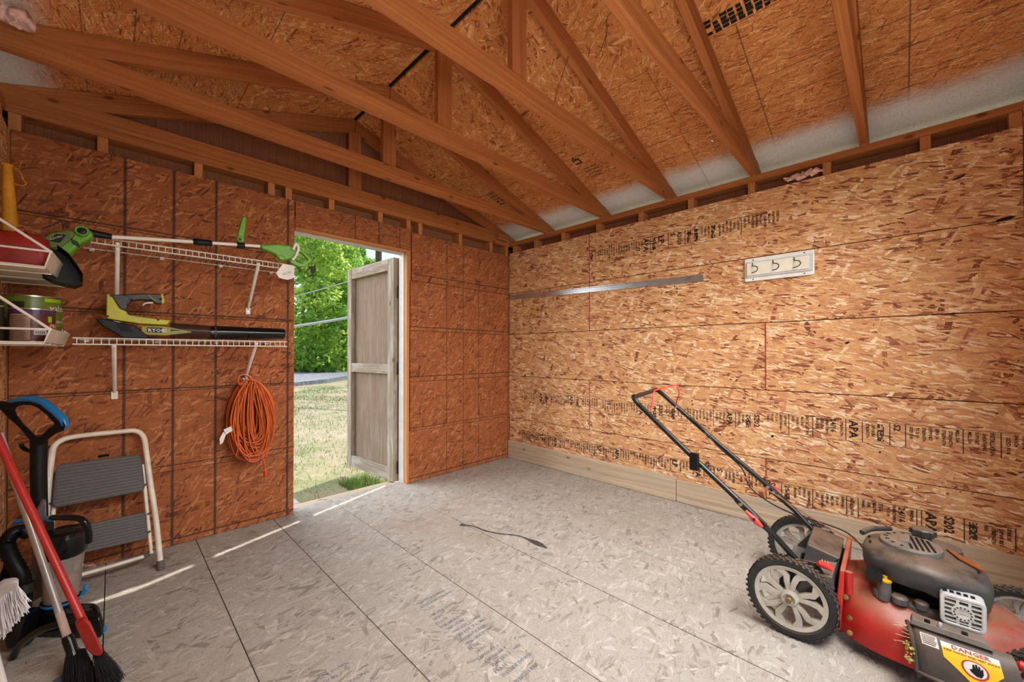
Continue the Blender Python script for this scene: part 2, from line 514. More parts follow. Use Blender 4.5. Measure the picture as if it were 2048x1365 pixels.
M['door_panel'] = lumber('weathered plywood door panel', srgb(104, 84, 68), srgb(128, 106, 88), srgb(150, 130, 112), rough=0.85, knots=False, scale=1.4, weather=(srgb(146, 130, 116), 0.5))
M['siding'] = lumber('old brown siding sheet', srgb(116, 70, 48), srgb(138, 88, 62), srgb(158, 106, 78), rough=0.85, knots=False, scale=2.0)
M['white_trim'] = plain('white painted trim', srgb(190, 188, 182), 0.5, mott=0.06)
M['outer_siding'] = plain('pale grey outer siding', srgb(196, 198, 196), 0.7)
M['ink'] = plain('faded black ink', srgb(48, 36, 30), 0.9, mott=0.4, scale=60)
M['blue_ink'] = plain('faded blue floor ink', srgb(128, 130, 136), 0.9, mott=0.3, scale=60)
M['red_edge'] = plain('red edge paint', srgb(168, 78, 56), 0.8, mott=0.3)
M['black'] = plain('black plastic', srgb(18, 18, 19), 0.45, mott=0.1, spec=0.22)
M['black_gloss'] = plain('glossy black plastic', srgb(18, 18, 19), 0.16, mott=0.05)
M['felt'] = plain('black roofing felt', srgb(30, 29, 28), 0.9, mott=0.5, scale=40)
M['white_metal'] = plain('white coated steel', srgb(224, 216, 206), 0.4, mott=0.06)
M['cream_metal'] = plain('ivory painted steel tube', srgb(222, 208, 188), 0.35, mott=0.08)
M['steel'] = plain('galvanised steel', srgb(190, 194, 198), 0.32, 0.9, mott=0.1)
M['aluminium'] = plain('brushed aluminium', srgb(205, 208, 210), 0.3, 0.85, mott=0.06)
M['dark_steel'] = plain('dark steel', srgb(70, 68, 64), 0.4, 0.8)
M['stain'] = plain('black tar stain', srgb(74, 70, 68), 0.85, mott=0.5, scale=50)
M['pink'] = plain('pink glass wool', srgb(238, 184, 176), 0.95, mott=0.3, scale=50, bump=0.8)

# ------------------------------------------------------------------ floor
UVXY = lambda p: (p.y, p.x)
floor = empty('floor', (0, 0, 0), kind='structure')
fx = [-0.43, -0.02, 0.325, 0.700, 1.075, 1.487, 1.915, 2.345, 2.86]
g = 0.0012
for i in range(len(fx) - 1):
    y1 = 1.772 + 0.045 * i / 7
    for a, b in ((FY - 0.1, y1 - 0.45 * (i % 2) * 0), (y1, WY + 0.10)):
        MB().box((fx[i] + g, a + g, -0.018 - R.uniform(0, 0.0012)), (fx[i + 1] - g, b - g, -R.uniform(0, 0.0012))).build('floor_panel', M['osb_floor'], floor, uvf=UVXY, bevel=0.0015, seg=1)
MB().box((-0.43, FY - 0.1, -0.10), (2.86, WY + 0.09, -0.021)).build('subfloor', M['felt'], floor)
MB().box((0.60, WY + 0.102, -0.075), (1.82, WY + 0.245, -0.028)).build('threshold_board', M['grey_lumber'], floor, bevel=0.003)
# tar line and printing on the floor
sp = spline([onZ(x, y, 0.0006) for x, y in ((920, 1050), (946, 1053), (970, 1062), (1000, 1068), (1035, 1072), (1058, 1080), (1080, 1090), (1094, 1097))], 5)
mb = MB(); wd = []
for i, p in enumerate(sp):
    t = i / (len(sp) - 1)
    wd.append(0.006 + 0.013 * math.exp(-(t / 0.06) ** 2) + 0.015 * math.exp(-((t - 0.82) / 0.10) ** 2) + R.uniform(-0.001, 0.002))
for i in range(len(sp) - 1):
    d = (sp[i + 1] - sp[i]).normalized(); n = Vector((-d.y, d.x, 0))
    mb.quad(sp[i] - n * wd[i], sp[i + 1] - n * wd[i + 1], sp[i + 1] + n * wd[i + 1], sp[i] + n * wd[i])
mb.build('tar_stain', M['stain'], floor)
def floor_print(x0, y0, x1, y1):
    y = y0
    while y > y1:
        s = R.choice(('SIZED FOR SPACING', 'EXPOSURE 1', 'PS 2-10', 'THIS SIDE DOWN', 'STRENGTH AXIS', '24 OC'))
        text(s, 0.021, (x0 + R.uniform(0, 0.02), y, 0.0005), (1, 0, 0), (0, 1, 0), M['blue_ink'], floor, squash=0.8)
        y -= R.choice((0.027, 0.027, 0.045))
floor_print(0.86, 1.40, 1.02, 0.84)
floor_print(0.40, 2.58, 0.5, 2.40)
floor_print(0.42, 1.30, 0.6, 1.05)

# ------------------------------------------------------------------ right wall
wr = empty('wall_right', (WX, 1.2, 0), kind='structure')
UVYZ = lambda p: (p.y, p.z)
T = 0.011
def wall_panel(parent, axis, face, a, b, z0, z1, mat, uvf, gap=0.0013, out=1, proud=0.0):
    m = MB()
    f0 = face - out * proud
    if axis == 'x': m.box((f0, a + gap, z0 + gap), (face + out * T, b - gap, z1 - gap))
    else: m.box((a + gap, f0, z0 + gap), (b - gap, face + out * T, z1 - gap))
    return m.build('osb_panel', mat, parent, uvf=uvf, bevel=0.001, seg=1)
rows = [(0.002, 0.392), (0.392, 0.803), (0.803, 1.210), (1.210, 1.612), (1.612, 2.012)]
for k, (z0, z1) in enumerate(rows):
    cut = {0: [0.576], 1: [1.822], 2: [0.576], 3: [1.822], 4: [1.822]}[k]
    ys = [FY] + cut + [WY]
    for a, b in zip(ys, ys[1:]):
        wall_panel(wr, 'x', WX, a, b, z0, z1, M['osb_wall'], UVYZ, gap=0.0021, proud=R.uniform(0, 0.0018))
for (y, z0, z1) in ((1.822, 0.40, 0.80), (1.822, 1.215, 2.008), (0.576, 0.81, 1.205), (0.576, 0.17, 0.388)):   # red painted sheet edges
    MB().box((WX - 0.0022, y - 0.0035, z0), (WX + 0.004, y + 0.0035, z1)).build('red_sheet_edge', M['red_edge'], wr)
for y in (2.70, 2.424, 2.103, 1.747, 1.378, 1.014, 0.651, 0.284, -0.092, -0.365):
    MB().box((WX + T, y - 0.019, 0.0), (WX + 0.095, y + 0.019, PT0)).build('stud', M['stud'], wr, bevel=0.002, seg=1)
MB().box((WX + T - 0.004, FY - 0.1, PT0), (WX + 0.098, WY + 0.10, PT1)).build('top_plate', M['lumber'], wr, bevel=0.002, seg=1)
for a, b in ((FY - 0.1, 0.84), (0.84, 2.06), (2.06, WY + 0.1)):
    MB().box((WX + 0.098, a, -0.1), (WX + 0.110, b, PT1)).build('siding_sheet', M['siding'], wr, uvf=lambda p: (p.z, p.y))
MB().box((WX - 0.012, FY - 0.05, 0.0), (WX + 0.05, FY - 0.001, 2.06)).build('corner_post', M['lumber'], wr, bevel=0.002)

# printing on the right wall boards (letters read downwards)
XD, YD = (0, 0, -1), (0, -1, 0)
def stamp_band(parent, X, y_start, y_end, ztop, h, seq, seed, ink):
    rr = random.Random(seed)
    y = y_start; k = 0
    words = ('SIZED FOR', 'SPACING', 'EXPOSURE 1', 'PANELS', 'SHEATHING', 'SPAN 24', 'STRENGTH', 'AXIS', 'MILL 500', 'PS 2-10', 'CONSTR', 'SUPPORT')
    m = MB()
    while y > y_end:
        item = seq[k % len(seq)]; k += 1
        if isinstance(item, tuple):
            s, sz, adv = item
            text(s, sz, (X, y, ztop - 0.004), XD, YD, ink, parent, squash=min(1.0, h / (len(s) * sz * 0.62)), bold=0.028)
            y -= adv
        elif item == '|':
            m.box((X, y - 0.003, ztop - h), (X - 0.0003, y, ztop)); y -= 0.016
        elif item == '#':
            for j in range(5):
                for i in range(9):
                    if rr.random() < 0.72: m.box((X, y - 0.005 * j - 0.0042, ztop - h * (0.1 + 0.085 * (i + 0.95))), (X - 0.0003, y - 0.005 * j, ztop - h * (0.1 + 0.085 * i)))
            y -= 0.045
        else:
            for _ in range(item):
                text(rr.choice(words), 0.0165, (X, y, ztop - rr.uniform(0.002, 0.02)), XD, YD, ink, parent, squash=rr.uniform(0.75, 0.95), bold=0.03)
                y -= 0.0215
    m.box((X, y_end, ztop), (X - 0.0003, y_start + 0.015, ztop + 0.0015))
    m.box((X, y_end + 0.2, ztop - h - 0.004), (X - 0.0003, y_start + 0.015, ztop - h - 0.0025))
    m.build('printed_rule', ink, parent)
XI = WX - 0.0022
seqA = [5, '|', 3, ('INSTALLATION', 0.02, 0.03), '|', 3, ('24/16', 0.032, 0.04), 1, '|', ('APA', 0.05, 0.05), '|', 2, '#', '|', ('S2', 0.035, 0.04), '|', 3]
stamp_band(wr, XI, 2.55, 1.86, 0.665, 0.10, [6, '|', 2, ('APA', 0.045, 0.05), '|', '#', 2], 1, M['ink'])
stamp_band(wr, XI, 1.70, 0.60, 0.655, 0.105, [4, '|', 6, '|', 3, ('APA', 0.045, 0.05), '|', 2, '#', ('S202', 0.04, 0.05), 1, '|', '#'], 2, M['ink'])
stamp_band(wr, XI, 0.57, -0.36, 0.672, 0.112, seqA, 3, M['ink'])
stamp_band(wr, XI, 2.62, 0.60, 0.285, 0.085, [7, '|', 4, '|', ('LP', 0.05, 0.05), 5, ('APA', 0.045, 0.05), '|', 3, ('S', 0.05, 0.05)], 4, M['ink'])
stamp_band(wr, XI, 0.56, -0.36, 0.262, 0.10, [('S202', 0.045, 0.06), '|', '#', 4, '|', 6, '|', ('INSTALLATION', 0.02, 0.03), '|', 3, ('7/16', 0.022, 0.03), 2, ('24/16', 0.032, 0.04), 1, '|', '|', ('APA', 0.05, 0.06)], 5, M['ink'])
stamp_band(wr, XI, 1.81, 0.62, 1.875, 0.11, ['#', 6, '|', 9, '|', 3, ('APA', 0.05, 0.05), '|', '#', ('LP', 0.06, 0.07), '|', ('S', 0.05, 0.05), ('A2020', 0.04, 0.05), '|', '#', '#', 3], 6, M['ink'])

# knots and torn strands in the boards
for (x, y, ry, rz_) in ((1918, 355, 0.022, 0.006), (1473, 625, 0.006, 0.006), (1545, 873, 0.009, 0.007), (2010, 438, 0.03, 0.008), (1630, 666, 0.006, 0.003), (1384, 802, 0.006, 0.005), (1695, 686, 0.012, 0.006), (1760, 905, 0.005, 0.005)):
    c_ = onX(x, y, XI)
    MB().prism([(XI, c_.y + ry * math.cos(a) * R.uniform(0.7, 1.1), c_.z + rz_ * math.sin(a) * R.uniform(0.7, 1.1) - ry * 0.2 * math.cos(a)) for a in [2 * math.pi * i / 11 for i in range(11)]], (0.0012, 0, 0)).build('knot', M['felt'], wr)

# baseboard planks along the right wall
bb = empty('baseboard_right', (WX, 1.2, 0), kind='structure')
MB().box((WX - 0.022, 1.109, 0.001), (WX - 0.003, WY - 0.004, 0.168)).build('plank', M['grey_lumber'], bb, bevel=0.003)
MB().box((WX - 0.022, FY, 0.001), (WX - 0.003, 1.105, 0.150)).build('plank', M['grey_lumber'], bb, bevel=0.003)

# ------------------------------------------------------------------ back wall (with the door opening)
UVXZ = lambda p: (p.x, p.z)
DX0, DX1, DZ = 0.815, 1.615, 1.815
wb = empty('wall_back', (1.2, WY, 0), kind='structure')
lrows = [(0.002, 0.400), (0.400, 0.826), (0.826, 1.222), (1.222, 1.640), (1.640, 2.004)]
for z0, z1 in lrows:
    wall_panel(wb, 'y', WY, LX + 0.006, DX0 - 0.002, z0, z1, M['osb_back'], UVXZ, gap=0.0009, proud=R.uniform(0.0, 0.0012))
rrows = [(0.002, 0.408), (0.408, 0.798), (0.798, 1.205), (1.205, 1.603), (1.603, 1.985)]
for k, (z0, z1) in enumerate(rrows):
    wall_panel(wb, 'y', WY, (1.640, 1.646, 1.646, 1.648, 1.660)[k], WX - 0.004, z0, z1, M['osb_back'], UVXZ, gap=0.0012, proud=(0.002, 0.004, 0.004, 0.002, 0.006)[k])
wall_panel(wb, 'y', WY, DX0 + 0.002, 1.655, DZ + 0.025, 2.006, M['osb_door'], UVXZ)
for x in (-0.309, -0.04, 0.329, 0.685, 0.782, 1.048, 1.403, 1.642, 1.750, 2.159, 2.525, 2.735):
    MB().box((x - 0.019, WY + T, DZ + 0.08 if DX0 < x < 1.62 else 0.0), (x + 0.019, WY + 0.095, PT0)).build('stud', M['stud'], wb, bevel=0.002, seg=1)
MB().box((LX - 0.1, WY + T - 0.004, PT0), (WX + 0.1, WY + 0.098, PT1)).build('top_plate', M['lumber'], wb, bevel=0.002, seg=1)
MB().box((DX0 - 0.03, WY + T, DZ + 0.03), (1.66, WY + 0.095, DZ + 0.078)).build('door_header', M['stud'], wb, bevel=0.002)
for a, b in ((LX - 0.11, 0.30), (0.30, DX0), ):
    MB().box((a, WY + 0.098, -0.1), (b, WY + 0.110, PT1)).build('siding_sheet', M['siding'], wb, uvf=lambda p: (p.z, p.x))
MB().box((1.66, WY + 0.098, -0.1), (WX + 0.11, WY + 0.110, PT1)).build('siding_sheet', M['siding'], wb, uvf=lambda p: (p.z, p.x))
MB().box((DX0 + 0.001, WY + 0.098, DZ + 0.03), (1.659, WY + 0.110, PT1)).build('siding_sheet', M['siding'], wb, uvf=lambda p: (p.z, p.x))
gx = [LX - 0.11, 0.30, 0.815, 1.56, 2.05, WX + 0.11]
for a, b in zip(gx, gx[1:]):          # gable sheets above the plate
    xs = [a] + ([RIDGE] if a < RIDGE < b else []) + [b - 0.0002]
    poly = [(a, WY + 0.098, PT1), (b - 0.0002, WY + 0.098, PT1)] + [(x, WY + 0.098, roof_z(x)) for x in reversed(xs)]
    MB().prism(poly, (0, 0.012, 0)).build('gable_sheet', M['siding'], wb, uvf=lambda p: (p.z, p.x))

def truss(parent, yf, mat, th=0.036):
    """rafters, bottom chord and king post; yf = camera-side face"""
    yb = yf + th
    x0, x1 = LX - 0.06, WX + 0.06
    MB().box((x0, yf, PT1), (x1, yb, PT1 + 0.089)).build('bottom_chord', mat, parent, bevel=0.002, seg=1)
    for s in (1, -1):
        e = RIDGE + s * 2.02
        d = 0.0945
        c = RIDGE + s * 0.0015
        xs = (c, e)
        poly = [(x, yf + 0.0005, roof_z(x) - d) for x in xs] + [(x, yf + 0.0005, roof_z(x) - 0.0015) for x in reversed(xs)]
        MB().prism(poly, (0, th - 0.001, 0)).build('rafter', mat, parent, bevel=0.002, seg=1)
    MB().box((RIDGE - 0.0445, yf + 0.0015, PT1 + 0.091), (RIDGE + 0.0445, yb - 0.0015, roof_z(RIDGE) - 0.094)).build('king_post', mat, parent, bevel=0.002, seg=1)
truss(wb, WY + 0.02, M['lumber'])
for s, x in ((1, 2.70),):
    MB().box((x - 0.1, WY - 0.02, PT1 + 0.001), (x + 0.02, WY + 0.018, PT1 + 0.06)).build('blocking', M['lumber'], wb, bevel=0.002)

# door frame
fr = empty('door_2', (1.2, WY, 0), kind='structure')
MB().box((1.615, WY + 0.042, -0.018), (1.640, WY + 0.115, DZ + 0.02)).build('jamb', M['white_trim'], fr, bevel=0.002)
MB().box((1.619, WY - 0.004, 0.0005), (1.6395, WY + 0.0415, DZ + 0.02)).build('jack_stud', M['stud'], fr, bevel=0.002)
MB().box((DX0 - 0.012, WY + 0.012, -0.018), (DX0 + 0.001, WY + 0.115, DZ + 0.02)).build('jamb', M['door_wood'], fr, bevel=0.002)
MB().box((DX0 + 0.001, WY + 0.045, DZ), (1.6145, WY + 0.115, DZ + 0.022)).build('head_jamb', M['white_trim'], fr, bevel=0.002)
MB().box((DX0 + 0.001, WY - 0.002, DZ + 0.006), (1.6185, WY + 0.0445, DZ + 0.024)).build('head_trimmer', M['stud'], fr, bevel=0.002)

# the door leaf, swung fully outwards on the right jamb
dr = empty('door_1', (1.60, WY + 0.12, 0), kind='structure')
HX = 1.585                   # camera-side face of the leaf frame
y0, y1 = WY + 0.147, WY + 0.900
z0, z1 = -0.012, 1.800
lean = 0.016
def dbox(mb, a, b):          # a leaf box, leaning a little as the leaf is not quite square to the wall
    (xa, ya, za), (xb, yb, zb) = a, b
    k = lambda y: -(y - y0) * 0.075
    return mb.hexa([(xa + k(ya), ya, za), (xb + k(ya), ya, za), (xb + k(yb), yb, za), (xa + k(yb), yb, za),
                    (xa + k(ya), ya, zb), (xb + k(ya), ya, zb), (xb + k(yb), yb, zb), (xa + k(yb), yb, zb)])
sw = 0.088
for a, b in ((y0, y0 + sw), (y1 - sw * 0.8, y1)):
    dbox(MB(), (HX, a, z0), (HX + 0.036, b, z1)).build('stile', M['door_wood'], dr, bevel=0.003)
for a, b in ((z0, z0 + 0.10), (0.855, 0.935), (z1 - 0.095, z1)):
    dbox(MB(), (HX + 0.002, y0 + sw + 0.001, a), (HX + 0.036, y1 - sw * 0.8 - 0.001, b)).build('rail', M['door_wood'], dr, bevel=0.003)
dbox(MB(), (HX + 0.037, y0, z0), (HX + 0.049, y1, z1)).build('panel', M['door_panel'], dr, uvf=lambda p: (p.z, p.y))
for z in (1.52, 0.90, 0.10):
    MB().box((HX + 0.030, y0 - 0.030, z - 0.05), (HX + 0.034, y0 - 0.001, z + 0.05)).build('hinge_leaf', M['dark_steel'], dr)
    MB().tube([(HX + 0.036, y0 - 0.012, z - 0.05), (HX + 0.036, y0 - 0.012, z + 0.05)], 0.006, 8).build('hinge_pin', M['dark_steel'], dr)
text('7 LINES', 0.032, (HX + 0.049 - 0.0, y0 - 0.0008, 1.12), (0, 0, -1), (1, 0, 0), M['ink'], dr, squash=0.8)

# ------------------------------------------------------------------ left and front walls
wl = empty('wall_left', (LX, 1.2, 0), kind='structure')
for k, (z0_, z1_) in enumerate(lrows):
    ys = [FY, 0.6 + 0.6 * (k % 2), WY - 0.006]
    for a, b in zip(ys, ys[1:]):
        wall_panel(wl, 'x', LX, a, b, z0_, z1_, M['osb_wall'], UVYZ, out=-1)
MB().box((LX - 0.098, FY - 0.1, PT0), (LX - T + 0.004, WY + 0.1, PT1)).build('top_plate', M['lumber'], wl, bevel=0.002, seg=1)
for y in (2.70, 2.40, 2.04, 1.68, 1.32, 0.96, 0.6, 0.24, -0.12, -0.365):
    MB().box((LX - 0.095, y - 0.019, 0), (LX - T, y + 0.019, PT0)).build('stud', M['stud'], wl, bevel=0.002, seg=1)
MB().box((LX - 0.110, FY - 0.1, -0.1), (LX - 0.098, WY + 0.1, PT1)).build('siding_sheet', M['siding'], wl, uvf=lambda p: (p.z, p.y))
wf = empty('wall_front', (1.2, FY, 0), kind='structure')
MB().box((LX - 0.1, FY - 0.11, 0), (0.20, FY, PT1)).box((2.20, FY - 0.11, 0), (WX + 0.11, FY, PT1)).box((0.20, FY - 0.11, 1.98), (2.20, FY, PT1)).build('osb_panel', M['osb_wall'], wf, uvf=UVXZ)  # unseen wall; its wide opening is invented for the front fill lamp
MB().prism([(LX - 0.11, FY - 0.11, PT1), (WX + 0.11, FY - 0.11, PT1), (WX + 0.11, FY - 0.11, roof_z(WX + 0.11)), (RIDGE, FY - 0.11, roof_z(RIDGE)), (LX - 0.11, FY - 0.11, roof_z(LX - 0.11))], (0, 0.012, 0)).build('gable_sheet', M['siding'], wf, uvf=lambda p: (p.z, p.x))

# ------------------------------------------------------------------ roof: sheathing panels and trusses
ceil = empty('ceiling', (RIDGE, 1.2, 2.2), kind='structure')
ys = [FY - 0.25, 0.90, 2.12, WY + 0.12]
for s in (1, -1):
    bands = [(0.014, 0.706, 'osb_roof_upper', (0.05, 0.80)), (0.709, 1.99, 'osb_roof', (0.30, 1.35))]
    for d0, d1, mk, sh in bands:
        yy = [FY - 0.25] + ([0.405, 1.62] if mk == 'osb_roof_upper' else [0.92, 2.14]) + [WY + 0.12]
        if s < 0: yy = [FY - 0.25, 0.7, 1.905, WY + 0.12]
        for a, b in zip(yy, yy[1:]):
            xa, xb = RIDGE + s * d0, RIDGE + s * d1
            p = [(x, y, roof_z(x)) for x, y in ((xa, a + .0012), (xb, a + .0012), (xb, b - .0012), (xa, b - .0012))]
            MB().hexa(p + [(x, y, z + 0.012) for x, y, z in p]).build('roof_panel', M[mk], ceil,
                uvf=lambda q: (q.y, (RIDGE + 1.54 - q.x if q.x > RIDGE else q.x - (RIDGE - 1.54)) * 1.05))
MB().prism([(RIDGE - 0.3, FY - 0.25, roof_z(RIDGE - .3) + 0.013), (RIDGE, FY - 0.25, roof_z(RIDGE) + 0.013), (RIDGE + 0.3, FY - 0.25, roof_z(RIDGE + .3) + 0.013),
            (RIDGE + 0.3, FY - 0.25, roof_z(RIDGE + .3) + 0.02), (RIDGE, FY - 0.25, roof_z(RIDGE) + 0.022), (RIDGE - 0.3, FY - 0.25, roof_z(RIDGE - .3) + 0.02)],
           (0, WY + 0.37 - FY, 0)).build('ridge_felt', M['felt'], ceil)
for s in (1, -1):
    xa, xb = RIDGE + s * 0.3, RIDGE + s * 1.99
    p = [(x, y, roof_z(x) + 0.0135) for x, y in ((xa, FY - .25), (xb, FY - .25), (xb, WY + .12), (xa, WY + .12))]
    MB().hexa(p + [(x, y, z + 0.006) for x, y, z in p]).build('roof_covering', M['felt'], ceil)
# printing on the sheathing
rn = Vector((-SLOPE, 0, -1)).normalized()
rxd = Vector((1, 0, -SLOPE)).normalized()          # down the right slope
def on_roof(x, y): return Vector((x, y, roof_z(x) - 0.0006))
def roof_text(s, size, x, y, xd, yd, **k): return text(s, size, on_roof(x, y), xd, yd, M['ink'], ceil, **k)
roof_text('LP', 0.075, 2.30, 1.575, -rxd, (0, 1, 0), bold=0.03)
for i in range(4): roof_text('SHEATHING', 0.024, 2.36 + 0.03 * i, 1.60, (0, -1, 0), -rxd, squash=0.8, bold=0.03)
for i in range(5): roof_text(('24/16', 'EXPOSURE 1', 'PS 2-10', 'MILL 432', 'SPAN')[i], 0.03, 2.30 + 0.035 * i, 1.99, (0, -1, 0), -rxd, squash=0.8, bold=0.04)
for i in range(5): roof_text(('SIZED FOR', 'EXPOSURE 1', 'PS 2-10', 'MILL 432', 'SPAN')[i], 0.03, 2.25 + 0.035 * i, 2.50, (0, -1, 0), -rxd, squash=0.8, bold=0.04)
m = MB()
for i in range(9):                                  # blurred black label at the top right
    y = 0.62 - i * 0.032
    for j in range(4):
        if R.random() < 0.86:
            a, b = on_roof(1.845 + j * 0.018, y), on_roof(1.845 + (j + R.uniform(0.75, 0.98)) * 0.018, y - R.uniform(0.02, 0.03))
            m.quad(a, (b.x, a.y, b.z), b, (a.x, b.y, a.z))
m.build('black_label', M['felt'], ceil)

for i, yf in enumerate((2.275, 1.687, 1.149, 0.619, 0.112)):
    o = empty('roof_truss', (RIDGE, yf, PT1),
              ('lumber roof truss nearest the back gable, second chord up from the door',
               'lumber roof truss whose king post stands second from the back wall',
               'middle lumber roof truss with dry vine strands hanging beside its chord',
               'lumber roof truss meeting the wall plate just left of the pink wool tuft',
               'roof truss nearest the camera, its end resting right of the pink wool tuft')[i], 'roof truss', 'roof trusses spanning the shed')
    truss(o, yf, M['lumber'])

# ------------------------------------------------------------------ outside: yard, road edge, trees, house, wires
def yard_z(x, y):
    d = max(0.0, y - 3.2)
    return -0.10 - 0.012 * d + 0.05 * math.sin(x * 0.7) * min(1, d / 4) * 0.3
t = NT('dry lawn')
v = t.obj()
n1 = t.noise(v, 0.9, 5, 0.65); n2 = t.noise(v, 26, 4, 0.7); n3 = t.noise(v, 5, 4, 0.6)
c = t.ramp(t.math('ADD', t.math('MULTIPLY', n1, 0.65), t.math('MULTIPLY', n3, 0.35)), [(0.30, srgb(98, 116, 70)), (0.45, srgb(134, 136, 100)), (0.56, srgb(160, 148, 126)), (0.75, srgb(172, 160, 140))])
c = t.mixc(t.step(n2, 0.35, 0.75), t.mixc(0.4, c, srgb(110, 96, 66)), c)
t.col(c); t.set(rough=0.95, spec=0.1); t.bump(n2, 0.6, 0.02)
M['lawn'] = t.m
M['asphalt'] = plain('grey asphalt', srgb(120, 122, 126), 0.9, mott=0.25, scale=8)
M['concrete'] = plain('grey concrete slab', srgb(168, 168, 164), 0.9, mott=0.2, scale=14)
ground = empty('ground', (3, 12, -0.1), kind='structure')
nx, ny = 46, 46
m = MB()
xs = [-24 + 62 * i / nx for i in range(nx + 1)]
ysg = [WY + 0.115 + 0.0 + 26 * (j / ny) ** 1.6 for j in range(ny + 1)]
m.v = [Vector((x, y, yard_z(x, y))) for y in ysg for x in xs]
for j in range(ny):
    for i in range(nx):
        a = j * (nx + 1) + i
        m.face((a, a + 1, a + nx + 2, a + nx + 1))
m.build('lawn', M['lawn'], ground, angle=80)
MB().quad((-60, -60, -0.32), (60, -60, -0.32), (60, 60, -0.42), (-60, 60, -0.42)).build('field', M['lawn'], ground)
# the road beyond the lawn, slightly raised
rp = [(-6, 15.6), (2, 16.0), (4.6, 16.6), (6.6, 18.0), (9.6, 21.5), (14, 27), (20, 36)]
m = MB()
for (x0_, y0_), (x1_, y1_) in zip(rp, rp[1:]):
    m.hexa([(x0_, y0_, -0.6), (x1_, y1_, -0.6), (x1_ - 3, y1_ + 4, -0.6), (x0_ - 3, y0_ + 4, -0.6), (x0_, y0_, -0.12), (x1_, y1_, -0.12), (x1_ - 3, y1_ + 4, 0.10), (x0_ - 3, y0_ + 4, 0.10)])
m.build('road', M['asphalt'], ground)
MB().box((0.2, WY + 0.25, -0.16), (0.98, WY + 0.56, -0.082)).build('paving_slab', M['concrete'], ground, bevel=0.004)

def blades(n, seed, xr, yr, h0, h1, mat, name, dens):
    rr = random.Random(seed); m = MB()
    k = 0
    while k < n:
        x, y = rr.uniform(*xr), yr[0] + (yr[1] - yr[0]) * rr.random() ** 1.7
        if dens(x, y) < rr.random(): k += 0.25; continue
        z = yard_z(x, y) - 0.004
        a = rr.uniform(0, 6.28); w = rr.uniform(0.002, 0.004) * (1 + (y - WY) * 0.12); h = rr.uniform(h0, h1)
        ln = rr.uniform(0.2, 0.9) * h
        dx, dy = math.cos(a), math.sin(a)
        m.add([(x - dy * w, y + dx * w, z), (x + dy * w, y - dx * w, z), (x + dx * ln, y + dy * ln, z + h)], [(0, 1, 2)])
        k += 1
    return m.build(name, mat, ground, kind='stuff', flat=True)
M['grass_dry'] = plain('dry grass', srgb(176, 160, 124), 0.9, mott=0.3, scale=3)
M['grass_green'] = plain('green grass', srgb(104, 132, 58), 0.8, mott=0.35, scale=3)
nzf = lambda x, y: 0.5 + 0.5 * math.sin(x * 2.1 + 1.3 * math.sin(y * 1.1)) * math.cos(y * 0.9 + x * 0.4)
blades(26000, 1, (0.3, 7.5), (WY + 0.32, 13), 0.015, 0.05, M['grass_dry'], 'dry_grass', lambda x, y: 0.35 + 0.5 * nzf(x, y))
blades(20000, 2, (0.3, 8.5), (WY + 0.9, 16), 0.02, 0.06, M['grass_green'], 'green_grass', lambda x, y: min(1, max(0.03, (nzf(x + 3, y) - 0.35) * (y - 2.5) / 4)))
blades(1100, 3, (1.36, 1.62), (WY + 0.26, WY + 0.7), 0.03, 0.09, M['grass_green'], 'grass_tuft', lambda x, y: 1)

t = NT('sunlit foliage')
u = t.n('ObjectInfo').outputs['Random']
uvx = t.sep(t.uv())
cc = t.ramp(uvx[0], [(0.0, srgb(72, 112, 38)), (0.4, srgb(116, 160, 56)), (0.75, srgb(164, 196, 78)), (1.0, srgb(200, 216, 108))])
t.col(cc); t.set(rough=0.55)
tr = t.n('BsdfTranslucent'); t.put(tr.inputs[0], cc)
mx = t.n('MixShader'); mx.inputs[0].default_value = 0.5
t.t.links.new(t.b.outputs[0], mx.inputs[1]); t.t.links.new(tr.outputs[0], mx.inputs[2])
t.t.links.new(mx.outputs[0], t.t.nodes['Material Output'].inputs[0])
M['foliage'] = t.m
M['bark'] = plain('grey brown bark', srgb(104, 88, 70), 0.95, mott=0.4, bump=0.6)

